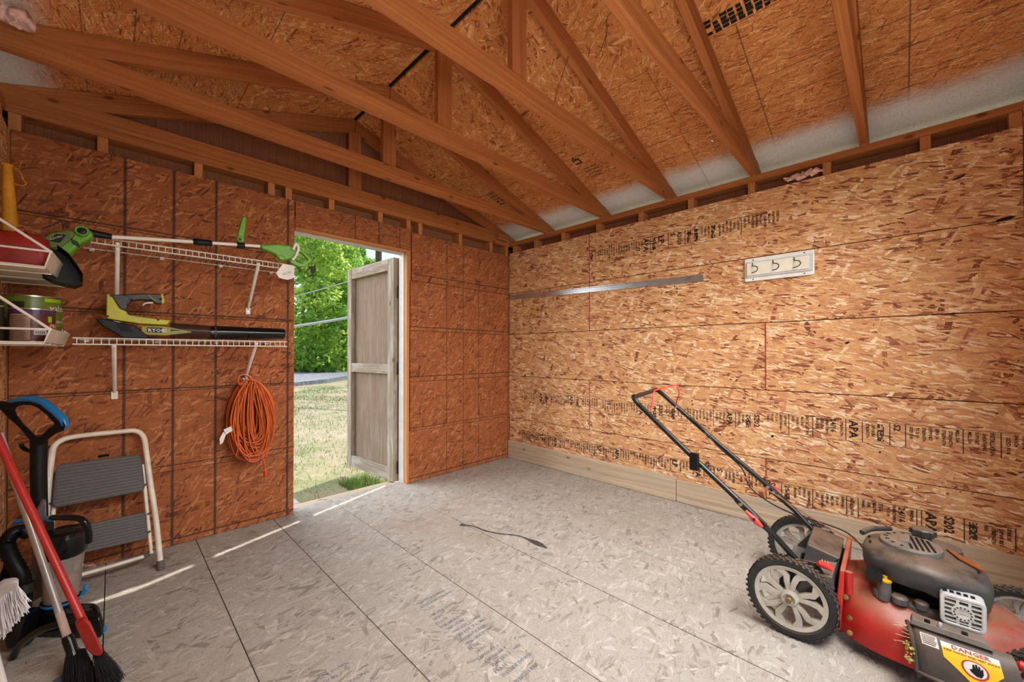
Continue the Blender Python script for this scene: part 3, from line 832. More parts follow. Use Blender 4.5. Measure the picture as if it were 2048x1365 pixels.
def tree(x, y, h, rad, seed, label, leaves=9000, clumps=34, trunk_h=0.22, zlow=0.15, size=0.16, bright=0.0, tone=1.0):
    rr = np.random.default_rng(seed)
    z0 = -0.5
    o = empty('leafy_tree', (x, y, z0), label, 'tree', 'trees beyond the lawn')
    cl = []
    for i in range(clumps):
        th = rr.uniform(0, 2 * math.pi); f = rr.uniform(zlow, 1.0)
        prof = math.sin(math.pi * min(1, (f - zlow) / (1 - zlow) * 0.86 + 0.14)) ** 0.6
        rd = rad * prof * rr.uniform(0.45, 0.95)
        cl.append((x + rd * math.cos(th), y + rd * math.sin(th), z0 + h * f, rad * rr.uniform(0.26, 0.42)))
    cl = np.array(cl)
    idx = rr.integers(0, clumps, leaves)
    dirs = rr.normal(size=(leaves, 3)); dirs /= np.linalg.norm(dirs, axis=1)[:, None]
    rf = rr.uniform(0.55, 1.0, leaves) ** 0.5
    P = cl[idx, :3] + dirs * (cl[idx, 3] * rf)[:, None] * np.array([1, 1, 0.75])
    nrm = dirs * 0.6 + rr.normal(size=(leaves, 3)) * 0.5 + np.array([0, 0, 0.5]); nrm /= np.linalg.norm(nrm, axis=1)[:, None]
    a = np.cross(nrm, rr.normal(size=(leaves, 3))); a /= np.linalg.norm(a, axis=1)[:, None]
    b = np.cross(nrm, a)
    s = size * rr.uniform(0.6, 1.3, leaves)[:, None]
    V = np.stack([P - a * s, P + b * s * 0.5, P + a * s, P - b * s * 0.5], 1).reshape(-1, 3) - np.array([x, y, z0])
    me = bpy.data.meshes.new('crown')
    me.vertices.add(leaves * 4); me.vertices.foreach_set('co', V.astype(np.float32).ravel())
    me.loops.add(leaves * 4); me.loops.foreach_set('vertex_index', np.arange(leaves * 4, dtype=np.int32))
    me.polygons.add(leaves); me.polygons.foreach_set('loop_start', np.arange(0, leaves * 4, 4, dtype=np.int32))
    me.update(calc_edges=True)
    uvl = me.uv_layers.new(name='UVMap')
    tone_c = rr.uniform(0, 0.45, clumps)
    tv = np.clip((0.25 + tone_c[idx] + rr.uniform(-0.15, 0.3, leaves) + bright) * tone, 0, 1)
    uvl.data.foreach_set('uv', np.repeat(np.stack([tv, tv], 1), 4, axis=0).astype(np.float32).ravel())
    me.materials.append(M['foliage'])
    ob = bpy.data.objects.new('crown', me); COL.objects.link(ob); ob.parent = o; ob['kind'] = 'stuff'
    m = MB()
    m.tube([(x, y, z0 - 0.2), (x + 0.1, y, z0 + h * 0.3), (x, y + .1, z0 + h * 0.6), (x + 0.1, y, z0 + h * 0.85)], [h * 0.028, h * 0.022, h * 0.014, h * 0.006], 8)
    for i in range(7):
        c = cl[i * 3 % clumps]
        zb = z0 + h * (0.25 + 0.06 * i)
        m.tube([(x, y, zb), tuple((np.array([x, y, zb]) + c[:3]) / 2 + np.array([0, 0, 0.3])), tuple(c[:3])], [h * 0.012, h * 0.008, h * 0.003], 6)
    m.build('trunk', M['bark'], o)
tree(8.3, 25.2, 13.6, 3.4, 11, 'tall pale green tree filling the left of the doorway', leaves=30000, clumps=90, zlow=0.04, bright=0.10, size=0.15)
tree(14.2, 36.8, 16.5, 2.7, 12, 'darker tree standing behind against the sky, right of the pale one', leaves=18000, clumps=60, zlow=0.25, bright=-0.10, size=0.20, tone=0.85)
tree(14.2, 30.2, 8.4, 2.9, 13, 'rounded bright tree whose crown meets the edge of the door leaf', leaves=20000, clumps=60, zlow=0.03, bright=0.06, size=0.145)
tree(1.0, 25.5, 9.0, 2.2, 14, 'leafy tree mostly hidden behind the left side of the door', leaves=5000, clumps=36, zlow=0.05, size=0.16)
tree(12.6, 45.0, 13.5, 4.4, 15, 'tree filling the background between the pale trees at the road edge', leaves=16000, clumps=60, zlow=0.0, bright=-0.08, size=0.2)
tree(24.5, 36.5, 6.0, 2.4, 16, 'leafy tree hidden behind the open door leaf', leaves=5000, clumps=36, zlow=0.0, size=0.18)

def wire(a, b, r, sag, name, label):
    a, b = Vector(a), Vector(b)
    pts = [a.lerp(b, i / 24) - Vector((0, 0, sag * 4 * (i / 24) * (1 - i / 24))) for i in range(25)]
    MB().tube(pts, r, 6).build(name, M['wire'], None, label=label, cat='wire')
M['wire'] = plain('grey utility cable', srgb(168, 170, 170), 0.6)
a, b = atD(588, 567, 14), atD(705, 532, 13.5)
wire(a + (a - b) * 2.5, b + (b - a) * 3.0, 0.018, 0.5, 'utility_cable', 'thin pale overhead cable crossing the trees outside, the upper one')
a, b = atD(588, 633, 11), atD(705, 612, 10.5)
wire(a + (a - b) * 2.5, b + (b - a) * 3.0, 0.038, 0.3, 'utility_cable', 'thick grey overhead cable crossing the trees outside, the lower one')
pc = atD(757, 600, 27)
up_ = empty('utility_pole', (pc.x, pc.y, -0.5), 'dark utility pole rising against the sky above the door leaf', 'pole')
MB().tube([(pc.x, pc.y, -0.5), (pc.x, pc.y, atD(757, 500, 27).z)], 0.22, 10).build('shaft', M['bark'], up_)
MB().bar((pc.x - 0.6, pc.y + 0.4, 6.9), (pc.x + 0.6, pc.y - 0.4, 6.9), 0.14, 0.14).build('crossarm', M['bark'], up_)
# neighbour's house, glimpsed through the hinge gap
hx, hy = 17.6, 19.5
M['blue_siding'] = plain('blue grey clapboard', srgb(150, 168, 186), 0.7)
M['shingle'] = plain('dark roof shingles', srgb(74, 78, 86), 0.9, mott=0.3)
M['pane'] = plain('dark window pane', srgb(52, 62, 70), 0.1)
ho = empty('house', (hx, hy, -0.4), 'blue grey clapboard house glimpsed through the hinge gap of the door', 'house')
MB().box((hx - 3, hy, -0.4), (hx + 3, hy + 6, 3.0)).build('wall', M['blue_siding'], ho)
MB().prism([(hx - 3.4, hy - 0.4, 2.95), (hx + 3.4, hy - 0.4, 2.95), (hx + 3.4, hy + 3, 4.6), (hx - 3.4, hy + 3, 4.6)], (0, 0.0, 0.12)).build('roof', M['shingle'], ho)
for wx in (-1.6, 1.4):
    wo = MB().box((hx + wx - 0.5, hy - 0.05, 0.9), (hx + wx + 0.5, hy - 0.001, 2.2)).build('window', M['white_trim'], ho)
    MB().box((hx + wx - 0.42, hy - 0.055, 0.98), (hx + wx + 0.42, hy - 0.051, 2.12)).build('pane', M['pane'], wo)

# ------------------------------------------------------------------ things on the right wall
# slotted steel hanging rail
ra = empty('hanging_rail', (WX, 1.83, 1.55), 'long slotted steel hanging rail on the strand board wall', 'rail')
y0_, y1_ = 0.928, 2.742
def rz(y): return 1.526 + (y - 0.93) * 0.026
m = MB()
prof = [(-0.0025, -0.022), (-0.012, -0.022), (-0.012, -0.014), (-0.005, -0.012), (-0.005, -0.004), (-0.011, -0.003), (-0.011, 0.003), (-0.005, 0.004), (-0.005, 0.012), (-0.012, 0.014), (-0.012, 0.022), (-0.0025, 0.022)]
m.loft([[(WX + px_, y0_, rz(y0_) + pz_) for px_, pz_ in prof], [(WX + px_, y1_, rz(y1_) + pz_) for px_, pz_ in prof]])
m.build('channel', M['aluminium'], ra, angle=20)
for i in range(11):
    y = 0.99 + i * 0.165
    for dz in (-0.018, 0.018):
        MB().lathe((WX - 0.0122, y, rz(y) + dz), (-1, 0, 0), [(0.0035, 0), (0.0025, 0.0015)], 8).build('rivet', M['dark_steel'], ra)
# coat hook board
hb = empty('hook_board', (WX, 0.507, 1.535), 'white board with three dark wire hooks on the strand board wall', 'hook board')
M['white_paint'] = plain('white painted wood', srgb(236, 236, 232), 0.45, mott=0.04)
M['grey_paint'] = plain('pale grey painted wood', srgb(206, 208, 208), 0.5, mott=0.05)
M['cream_paint'] = plain('cream painted wood', srgb(240, 234, 218), 0.45, mott=0.04)
ya, yb = 0.338, 0.682
def rounded(y0, y1, z0, z1, r, x, n=5):
    P = []
    for cy, cz, t0 in ((y1 - r, z1 - r, 0), (y0 + r, z1 - r, 90), (y0 + r, z0 + r, 180), (y1 - r, z0 + r, 270)):
        P += [(x, cy + r * math.cos(math.radians(t0 + 90 * i / n)), cz + r * math.sin(math.radians(t0 + 90 * i / n))) for i in range(n + 1)]
    return P
MB().prism(rounded(ya, yb, 1.466, 1.606, 0.008, WX - 0.0025), (-0.011, 0, 0)).build('backboard', M['white_paint'], hb, bevel=0.002)
MB().prism(rounded(ya + 0.006, yb - 0.014, 1.490, 1.583, 0.001, WX - 0.0138), (-0.010, 0, 0)).build('moulding', M['grey_paint'], hb, bevel=0.0025)
MB().prism(rounded(ya + 0.022, yb - 0.016, 1.500, 1.573, 0.001, WX - 0.0238), (-0.006, 0, 0)).build('moulding', M['cream_paint'], hb, bevel=0.0025)
for y in (ya + 0.045, yb - 0.045):
    for z in (1.477, 1.594):
        MB().lathe((WX - 0.0137, y, z), (-1, 0, 0), [(0.004, 0), (0.003, 0.0015)], 10).build('screw', M['dark_steel'], hb)
M['hook'] = plain('dark bronze hook wire', srgb(72, 66, 52), 0.4, 0.6)
for y in (0.632, 0.526, 0.424):
    zc = 1.545
    pts = [(WX - 0.0295, y + 0.004, zc + 0.028), (WX - 0.034, y + 0.003, zc + 0.014), (WX - 0.036, y, zc + 0.008), (WX - 0.046, y - 0.012, zc + 0.005), (WX - 0.058, y - 0.024, zc - 0.002),
           (WX - 0.062, y - 0.030, zc - 0.014), (WX - 0.058, y - 0.026, zc - 0.025), (WX - 0.048, y - 0.012, zc - 0.031), (WX - 0.036, y + 0.006, zc - 0.031)]
    MB().tube(spline(pts, 4), 0.0026, 8).build('hook', M['hook'], hb)
# pink insulation tufts
def tuft(pts, r, name, label):
    m = MB()
    rr = random.Random(len(label))
    for k in range(3):
        q = [Vector(p) + Vector((rr.uniform(-.01, .01), rr.uniform(-.01, .01), rr.uniform(-.012, .012))) for p in spline(pts, 5)]
        m.tube(q, [r * (0.35 + rr.random() * 0.9) * (0.4 + 0.6 * math.sin(math.pi * (i + 0.6) / (len(q) + 0.2))) for i in range(len(q))], 7)
    m.build(name, M['pink'], None, label=label, cat='insulation', angle=80)
tuft([onX(1568, 360, WX - 0.004), onX(1605, 351, WX - 0.016), onX(1643, 338, WX - 0.010)], 0.017, 'insulation_tuft', 'tuft of pink glass wool poking out under the right wall plate')
tuft([onY(-10, 22, 2.2), onY(25, 32, 2.18), onY(60, 46, 2.16)], 0.035, 'insulation_tuft', 'dusty pink glass wool hanging under the roof at the upper left corner')
# dry vine strands hanging from the sheathing
M['vine'] = plain('dry brown vine', srgb(86, 62, 44), 0.9)
def strand(top, pts, label):
    o = empty('vine_strand', top, label, 'vine')
    MB().tube(spline([top] + pts, 5), 0.0016, 5).build('stem', M['vine'], o)
    p = pts[-1]
    MB().tube(spline([pts[-2], (Vector(pts[-2]) + Vector(p)) / 2 + Vector((0.02, 0.01, -0.01)), Vector(p) + Vector((0.03, 0.0, 0.04))], 4), 0.0011, 5).build('twig', M['vine'], o)
def dv(x, y, D): return atD(x, y, D)
strand(on_roof(1.50, 1.02), [dv(1150, 70, 1.95), dv(1128, 140, 1.93), dv(1110, 200, 1.92), dv(1109, 245, 1.92)], 'long dry vine strand hanging from the roof boards, left of the other')
strand(on_roof(1.62, 0.72), [dv(1222, 25, 1.80), dv(1214, 65, 1.79), dv(1202, 100, 1.78)], 'short curled vine strand hanging near the top edge, right of the long one')
for y in (0.455, 0.50):
    pass
ho_ = empty('screw_hook', on_roof(2.62, 0.30), 'small steel screw hook in the roof truss above the wool tuft', 'hook')
MB().tube(spline([dv(1427, 272, 2.05), dv(1424, 275, 2.05), dv(1423, 280, 2.05), dv(1427, 283, 2.05), dv(1429, 278, 2.05)], 4), 0.0022, 6).build('hook', M['steel'], ho_)

# ------------------------------------------------------------------ wire shelves on the back wall
def wire_shelf(label, zf, zb, xa, xb, yf, drop, braces, xback):
    o = empty('wire_shelf', ((xa + xb) / 2, WY, zf), label, 'wire shelf', 'white wire shelves on the back wall')
    yb = WY - 0.012
    MB().tube([(xa, yf, zf), (xb, yf, zf)], 0.0032, 7).build('front_rod', M['white_metal'], o)
    MB().tube([(xa, yf - 0.001, zf - drop), (xb, yf - 0.001, zf - drop)], 0.0032, 7).build('front_rod', M['white_metal'], o)
    MB().tube([(xback[0], yb, zb), (xback[1], yb, zb)], 0.0030, 7).build('back_rod', M['white_metal'], o)
    n = 34
    for i in range(n):
        x = xa + 0.012 + (xb - xa - 0.024) * i / (n - 1)
        xr = xback[0] + 0.006 + (xback[1] - xback[0] - 0.012) * i / (n - 1)
        MB().tube([(xr, yb, zb), (x, yf, zf), (x, yf - 0.002, zf - drop)], 0.0017, 5).build('cross_wire', M['white_metal'], o)
    for i in range(4):
        x = xback[0] + 0.03 + (xback[1] - xback[0] - 0.06) * i / 3
        MB().box((x - 0.009, yb - 0.006, zb - 0.012), (x + 0.009, WY - 0.0015, zb + 0.004)).build('wall_clip', M['white_metal'], o, bevel=0.002)
    for top, foot in braces:
        top, foot = Vector(top), Vector(foot)
        b = MB().tube([top + Vector((0, 0, 0.004)), top, foot + (top - foot).normalized() * 0.03, foot], [0.0075, 0.0085, 0.0085, 0.006], 10).build('brace', M['white_metal'], o)
        MB().box((foot.x - 0.012, foot.y - 0.004, foot.z - 0.034), (foot.x + 0.012, foot.y + 0.004, foot.z + 0.006)).build('foot_plate', M['white_metal'], b, bevel=0.002)
        MB().lathe(foot + Vector((0, -0.004, -0.018)), (0, -1, 0), [(0.005, 0), (0.004, 0.003)], 8).build('screw', M['steel'], b)
SY = 2.455
pU0, pU1 = onY(151, 471, SY), onY(590, 530, SY)
zU = (pU0.z + pU1.z) / 2
bU0, bU1 = onY(165, 499, WY - .012), onY(553, 541, WY - .012)
zUb = zU - 0.0
def ft(x, y): p = onY(x, y, WY - 0.006); return p
wire_shelf('upper white wire shelf on the back wall, carrying the string trimmer', zU, zU, pU0.x, pU1.x, SY, 0.026,
           [(onY(235, 487, SY + 0.004), (onY(233, 640, WY - .006))), (onY(517, 528, SY + 0.004), ft(496, 618))], (bU0.x, bU1.x))
pL0, pL1 = onY(145, 683, SY), onY(574, 682, SY)
zL = (pL0.z + pL1.z) / 2
wire_shelf('lower white wire shelf on the back wall, carrying the leaf blower', zL + 0.004, zL + 0.004, pL0.x, pL1.x, SY, 0.026,
           [(onY(228, 692, SY + 0.004), ft(229, 785)), (onY(513, 687, SY + 0.004), ft(490, 757))], (pL0.x, pL1.x))

# ------------------------------------------------------------------ string trimmer lying on the upper shelf
M['lime'] = plain('lime green plastic', srgb(98, 156, 36), 0.35, mott=0.08)
M['lime_dark'] = plain('dark olive green plastic', srgb(92, 108, 30), 0.4, mott=0.15)
M['white_tube'] = plain('white painted tube', srgb(228, 220, 210), 0.3, mott=0.04)
M['paper'] = plain('white paper tag', srgb(226, 220, 214), 0.8, mott=0.06)
TY = 2.40
tr_ = empty('string_trimmer', onY(390, 490, TY), 'green and white string trimmer lying on the upper wire shelf', 'string trimmer')
A = lambda x, y, Y=TY: onY(x, y, Y)
MB().tube([A(205, 473), A(389, 484)], 0.0085, 12).build('shaft', M['white_tube'], tr_)
MB().tube([A(420, 486), A(522, 493)], 0.0080, 12).build('shaft', M['white_tube'], tr_)
MB().tube([A(386, 484), A(389, 484), A(420, 486.5), A(424, 487)], [0.0115, 0.0155, 0.0155, 0.0115], 14).build('coupling', M['black'], tr_)
MB().tube([A(178, 466), A(224, 474)], [0.016, 0.012], 12).build('collar', M['black'], tr_)
# motor head
prof = [(84, 478), (92, 468), (112, 461), (140, 459), (165, 458), (182, 460), (188, 470), (180, 480), (164, 486), (150, 500), (137, 512), (120, 500), (100, 498), (86, 492)]
MB().prism([A(x, y, TY - 0.03) for x, y in prof], (0, 0.07, 0)).build('motor_housing', M['lime'], tr_, bevel=0.012, seg=3)
prof = [(84, 478), (98, 466), (128, 460), (152, 460), (146, 476), (124, 494), (98, 497), (86, 491)]
MB().prism([A(x, y, TY - 0.036) for x, y in prof], (0, 0.03, 0)).build('motor_cover', M['lime_dark'], tr_, bevel=0.006)
MB().prism([A(x, y, TY - 0.0375) for x, y in ((97, 482), (112, 468), (132, 470), (120, 486))], (0, 0.004, 0)).build('label_plate', M['black'], tr_)
text('ELECTRIC', 0.011, A(100, 481, TY - 0.039), A(118, 474, TY) - A(100, 479, TY), (0, 0, 1), M['paper'], tr_, squash=0.8)
for i in range(4): MB().bar(A(143 + i * 4, 478 + i * 2, TY - 0.032), A(147 + i * 4, 489 + i * 2, TY - 0.032), 0.003, 0.006).build('vent_slot', M['black'], tr_)
MB().lathe(A(164, 463, TY - 0.036), (0, -1, 0), [(0.022, 0.0), (0.022, 0.010), (0.019, 0.014), (0.015, 0.014), (0.015, 0.008), (0.0, 0.008)], 24).build('pivot_ring', M['lime'], tr_)
MB().lathe(A(164, 463, TY - 0.046), (0, -1, 0), [(0.0145, 0.0), (0.012, 0.006), (0.0, 0.008)], 20).build('pivot_button', M['black'], tr_)
# guard: half disc shield hanging below the head
rings = []
c0, c1 = A(112, 500, TY), A(140, 560, TY)
outer = [(97, 496), (115, 500), (137, 516), (154, 538), (165, 556), (165, 572), (150, 577), (128, 573), (105, 566), (86, 556)]
inner = [(97, 502), (112, 506), (128, 520), (142, 540), (152, 558), (152, 568), (146, 570), (128, 566), (108, 560), (90, 552)]
MB().prism([A(x, y, TY - 0.05) for x, y in outer], (0, 0.012, 0)).build('guard', M['black'], tr_, bevel=0.003)
m = MB()
for i in range(1, len(outer) - 1):
    p, q = A(*outer[i], TY - 0.05), A(*outer[i + 1], TY - 0.05)
    p2, q2 = p + Vector((0.004, -0.085, 0.006)), q + Vector((0.004, -0.085, 0.006))
    n_ = Vector((0.003, 0, 0.0))
    m.hexa([p, q, q + Vector((0, 0, -0.003)), p + Vector((0, 0, -0.003)), p2, q2, q2 + Vector((0, 0, -0.003)), p2 + Vector((0, 0, -0.003))])
m.build('guard_rim', M['black'], tr_)
MB().tube(spline([A(84, 458), A(104, 451), A(121, 443), A(125, 449), A(127, 459)], 4), 0.0022, 6).build('edge_guide', M['dark_steel'], tr_)
# auxiliary handle
MB().tube([A(474, 491), A(489, 492)], 0.0145, 14).build('clamp', M['black'], tr_)
MB().prism([A(x, y, TY - 0.01) for x, y in ((473, 481), (474, 474), (485, 434), (490, 432), (494, 436), (489, 474), (487, 484), (480, 488))], (0, 0.02, 0)).build('aux_handle', M['lime'], tr_, bevel=0.006, seg=3)
kb = MB().lathe(A(480, 479, TY - 0.012), (0, -1, 0), [(0.017, 0), (0.017, 0.006), (0.014, 0.010), (0, 0.010)], 18).build('knob', M['lime'], tr_)
for k in range(4):
    d = Vector((math.cos(k * math.pi / 4), 0, math.sin(k * math.pi / 4))) * 0.012
    q = A(480, 479, TY - 0.0225)
    MB().bar(q - d, q + d, 0.002, 0.002, (0, 1, 0)).build('knob_slot', M['black'], kb)
# rear handle with loop grip
prof = [(521, 489), (556, 488), (580, 490), (594, 497), (600, 506), (590, 516), (574, 520), (562, 522), (551, 508), (523, 497)]
MB().prism([A(x, y, TY - 0.02) for x, y in prof], (0, 0.045, 0)).build('handle_housing', M['lime'], tr_, bevel=0.009, seg=3)
lo_ = [(574, 512), (592, 494), (604, 500), (624, 518), (625, 523), (608, 534), (598, 534), (582, 526)]
li_ = [(584, 513), (596, 503), (604, 506), (616, 518), (616, 521), (606, 527), (600, 527), (590, 521)]
MB().prism([A(x, y, TY - 0.013) for x, y in lo_], (0, 0.026, 0), hole=[A(x, y, TY - 0.013) for x, y in li_]).build('loop_grip', M['lime'], tr_, bevel=0.004)
MB().tube([A(552, 517, TY - 0.021), A(558, 511, TY - 0.021), A(568, 513, TY - 0.021), A(570, 520, TY - 0.021), A(561, 525, TY - 0.021), A(552, 517, TY - 0.021)], 0.002, 6).build('trigger_lock', M['lime'], tr_)
tg = MB()
q = [A(x, y, TY - 0.03) for x, y in ((552, 546), (566, 528), (588, 532), (588, 556), (575, 560), (558, 556))]
tg.prism(q, (0.002, 0.0015, 0)); tg.build('paper_tag', M['paper'], tr_)
MB().tube(spline([A(586, 500, TY - .03), A(592, 488, TY - .03), A(597, 498, TY - .03), A(590, 514, TY - .03), A(584, 520, TY - .03)], 4), 0.007, 7).build('tied_wrap', M['paper'], tr_)
text('DUTY', 0.016, A(566, 551, TY - 0.0305), A(582, 547, TY) - A(566, 551, TY), (0, 0, 1), M['black'], tr_)

# ------------------------------------------------------------------ leaf blower on the lower shelf
M['yellow_green'] = plain('yellow green plastic', srgb(178, 172, 26), 0.4, mott=0.08, dust=srgb(150, 120, 90), dust_amt=0.3)
M['olive'] = plain('olive clear-coated plastic', srgb(138, 130, 40), 0.4)
M['char'] = plain('charcoal plastic', srgb(56, 54, 50), 0.45, mott=0.1)
BY = 2.56
lb = empty('leaf_blower', onY(390, 672, BY), 'yellow green and black cordless leaf blower lying on the lower wire shelf', 'leaf blower')
A = lambda x, y, Y=BY: onY(x, y, Y)
def slab(name, prof, y, th, mat, bev=0.006, parent=lb, seg=2):
    return MB().prism([A(px_, py_, y) for px_, py_ in prof], (0, th, 0)).build(name, mat, parent, bevel=bev, seg=seg)
slab('motor_housing', [(191, 637), (214, 639), (240, 646), (268, 651), (286, 664), (296, 673), (320, 677), (246, 677), (226, 664), (204, 652)], BY - 0.03, 0.10, M['black'], 0.012, seg=3)
for i in range(4): MB().bar(A(232 + 3 * i, 648 + i * 4, BY - 0.031), A(256 + 3 * i, 651 + i * 4, BY - 0.031), 0.004, 0.004).build('vent_slot', M['felt'], lb)
slab('battery_shell', [(213, 588), (222, 589), (232, 606), (240, 618), (252, 622), (258, 630), (290, 635), (342, 641), (334, 651), (316, 650), (280, 648), (240, 642), (212, 637)], BY - 0.045, 0.075, M['yellow_green'], 0.005)
slab('handle_back', [(222, 590), (244, 589), (262, 594), (256, 604), (254, 618), (250, 621), (241, 619), (232, 606)], BY - 0.035, 0.055, M['char'], 0.007, seg=3)
slab('grip', [(243, 589), (284, 587), (322, 588), (328, 592), (328, 604), (322, 609), (308, 607), (303, 601), (280, 600), (264, 602), (256, 612), (248, 606)], BY - 0.033, 0.052, M['char'], 0.009, seg=3)
slab('grip_cap', [(321, 587), (327, 589), (330, 606), (323, 609)], BY - 0.034, 0.054, M['yellow_green'], 0.004)
MB().tube([A(297, 590, BY - 0.036), A(306, 600, BY - 0.036), A(312, 600, BY - 0.036)], 0.0018, 6).build('accent_line', M['yellow_green'], lb)
MB().tube(spline([A(286, 611, BY - 0.02), A(291, 607, BY - 0.03), A(299, 606, BY - 0.03), A(306, 606, BY - 0.02)], 4), 0.004, 7).build('trigger', M['white_metal'], lb)
for x, y in ((222, 592), (215, 633), (257, 627), (316, 640), (264, 600), (322, 598)):
    MB().lathe(A(x, y, BY - 0.045), (0, -1, 0), [(0.005, 0), (0.004, 0.002), (0, 0.002)], 10).build('screw', M['black'], lb)
slab('side_plate', [(282, 652), (320, 652), (344, 655), (382, 663), (384, 666), (330, 672), (292, 670), (282, 662)], BY - 0.036, 0.012, M['olive'], 0.004)
badge = slab('badge', [(294, 655), (326, 656), (326, 666), (294, 665)], BY - 0.0385, 0.004, M['black'], 0.001)
text('RYOBI', 0.0235, A(295.5, 664, BY - 0.0392), (1, 0, 0), (0, 0, 1), M['paper'], badge, bold=0.012)
t = NT('smoked clear plastic tube')
t.col(srgb(110, 84, 70)); t.set(rough=0.25, trans=0.75, ior=1.2)
M['smoke'] = t.m
tc = [A(340, 661), A(432, 665)]
MB().tube(tc, [0.037, 0.032], 20).build('clear_tube', M['smoke'], lb)
MB().tube([A(420, 665), A(426, 665), A(562, 668), A(568, 668.5)], [0.0335, 0.0345, 0.030, 0.0285], 22).build('nozzle', M['black_gloss'], lb)
MB().tube([A(428, 665), A(431, 665)], 0.0355, 22).build('lock_ring', M['char'], lb)

# ------------------------------------------------------------------ extension cord hung on the lower brace
t = NT('orange vinyl cord'); nz = t.noise(t.obj(), 30, 2)
t.col(t.mixc(nz, srgb(176, 72, 26), srgb(214, 104, 50))); t.set(rough=0.22)
M['cord'] = t.m
M['plug'] = plain('orange plug', srgb(196, 74, 40), 0.4)
ec = empty('extension_cord', onY(497, 760, 2.65), 'coil of bright orange extension cord hanging from a shelf brace', 'extension cord')
rr = random.Random(4)
cy0 = WY - 0.112
hook = onY(492, 762, cy0)
cx, topz = onY(503, 800, cy0).x, hook.z
pts = []
NL = 50
for k in range(NL):
    w = rr.choice((rr.uniform(0.03, 0.07), rr.uniform(0.07, 0.112), rr.uniform(0.085, 0.118))); hgt = rr.uniform(0.33, 0.47)
    ox = rr.uniform(-0.020, 0.030) if w > 0.07 else rr.uniform(-0.005, 0.055); oy = cy0 + rr.uniform(-0.040, 0.048)
    tw = rr.uniform(-0.15, 0.15)
    for i in range(22):
        a = 2 * math.pi * i / 22
        sx, sz = math.sin(a), math.cos(a)
        nar = 0.30 + 0.70 * (0.5 - 0.5 * sz) ** 0.32       # gathered at the hook, wide below
        x = cx + (ox + w * sx) * nar + (1 - nar) * (hook.x - cx) + rr.uniform(-0.002, 0.002)
        z = topz + 0.004 - hgt * (0.5 - 0.5 * sz) + rr.uniform(-0.002, 0.002)
        y = oy + tw * 0.1 * sx + 0.012 * sz * (1 if k % 2 else -1)
        pts.append(Vector((x, min(y, WY - 0.008), z)))
pts = pts[:-1]
end = spline([pts[-1], A(530, 880, cy0 - 0.02), A(525, 912, cy0 - 0.02), A(528, 925, cy0 - 0.02), A(530, 940, cy0 - 0.02)], 6)
MB().tube(spline(pts[::1], 2)[:-1] + end, 0.0042, 6).build('cord_coil', M['cord'], ec, angle=80)
MB().tube(spline([A(525, 890, cy0 - 0.03), A(520, 898, cy0 - 0.03), A(531, 914, cy0 - 0.03), A(533, 900, cy0 - 0.03), A(526, 850, cy0 - 0.03), A(520, 820, cy0 - 0.03), A(512, 780, cy0 - 0.02)], 6), 0.0042, 6).build('loose_loop', M['cord'], ec, angle=80)
MB().tube(spline([A(478, 780, cy0 - 0.035), A(475, 850, cy0 - 0.035), A(476, 895, cy0 - 0.035), A(472, 912, cy0 - 0.03)], 6), 0.0042, 6).build('loose_end', M['cord'], ec, angle=80)
MB().tube(spline([A(482, 772, cy0 - 0.02), A(476, 764, cy0 - 0.03), A(480, 752, cy0 - 0.03), A(492, 750, cy0 - 0.03), A(503, 758, cy0 - 0.03), A(500, 768, cy0 - 0.03), A(488, 770, cy0 - 0.035), A(482, 768, cy0 - 0.02)], 5), 0.0046, 6).build('tie_loop', M['cord'], ec, angle=80)
MB().tube([A(530, 938, cy0 - 0.02), A(531, 942, cy0 - 0.02), A(531.5, 950, cy0 - 0.02), A(531, 955, cy0 - 0.02)], [0.005, 0.0105, 0.0115, 0.009], 10).build('plug', M['plug'], ec)
q = [A(x, y, cy0 - 0.05) for x, y in ((447, 860), (462, 853), (465, 862), (452, 870))]
MB().prism(q, (0, 0.0006, 0)).build('warning_tag', M['paper'], ec)
q = [A(x, y, cy0 - 0.045) for x, y in ((447, 864), (452, 870), (446, 886), (440, 890), (439, 878))]
MB().prism(q, (0, 0.0006, 0)).build('warning_tag', M['paper'], ec)

# ------------------------------------------------------------------ lawn mower
DUST = srgb(142, 112, 86)
M['red_paint'] = plain('worn red paint', srgb(176, 38, 34), 0.38, mott=0.12, scale=10, dust=DUST, dust_amt=0.72)
M['mower_black'] = plain('dusty black plastic', srgb(52, 51, 51), 0.45, mott=0.12, dust=DUST, dust_amt=0.42)
M['mower_grey'] = plain('dusty grey plastic', srgb(92, 90, 86), 0.5, mott=0.15, dust=DUST, dust_amt=0.5)
M['tyre'] = plain('black rubber tyre', srgb(44, 43, 42), 0.75, mott=0.2, dust=DUST, dust_amt=0.25, scale=30)
M['rim'] = plain('dusty pale grey wheel plastic', srgb(176, 170, 158), 0.45, mott=0.1, dust=DUST, dust_amt=0.5)
M['rim_dark'] = plain('inner grey wheel plastic', srgb(150, 138, 120), 0.6, mott=0.2)
M['muffler'] = plain('silver painted muffler guard', srgb(206, 206, 204), 0.35, 0.3, mott=0.08)
M['tube_black'] = plain('black enamelled tube', srgb(22, 21, 20), 0.36, mott=0.08)
M['red_plastic'] = plain('red plastic knob', srgb(206, 58, 52), 0.4, mott=0.08)
M['cable'] = plain('black control cable', srgb(30, 30, 31), 0.5)
M['brass'] = plain('zinc yellow bolt', srgb(140, 118, 70), 0.5, 0.6, mott=0.3)
M['yellow_cap'] = plain('yellow plastic cap', srgb(222, 172, 36), 0.4)
M['copper'] = plain('glossy orange brown decal', srgb(150, 84, 46), 0.25)
M['clay'] = plain('dried grass clippings', srgb(176, 160, 86), 0.95, mott=0.5, scale=120, bump=0.8)
MX, MYR = 1.965, 0.300
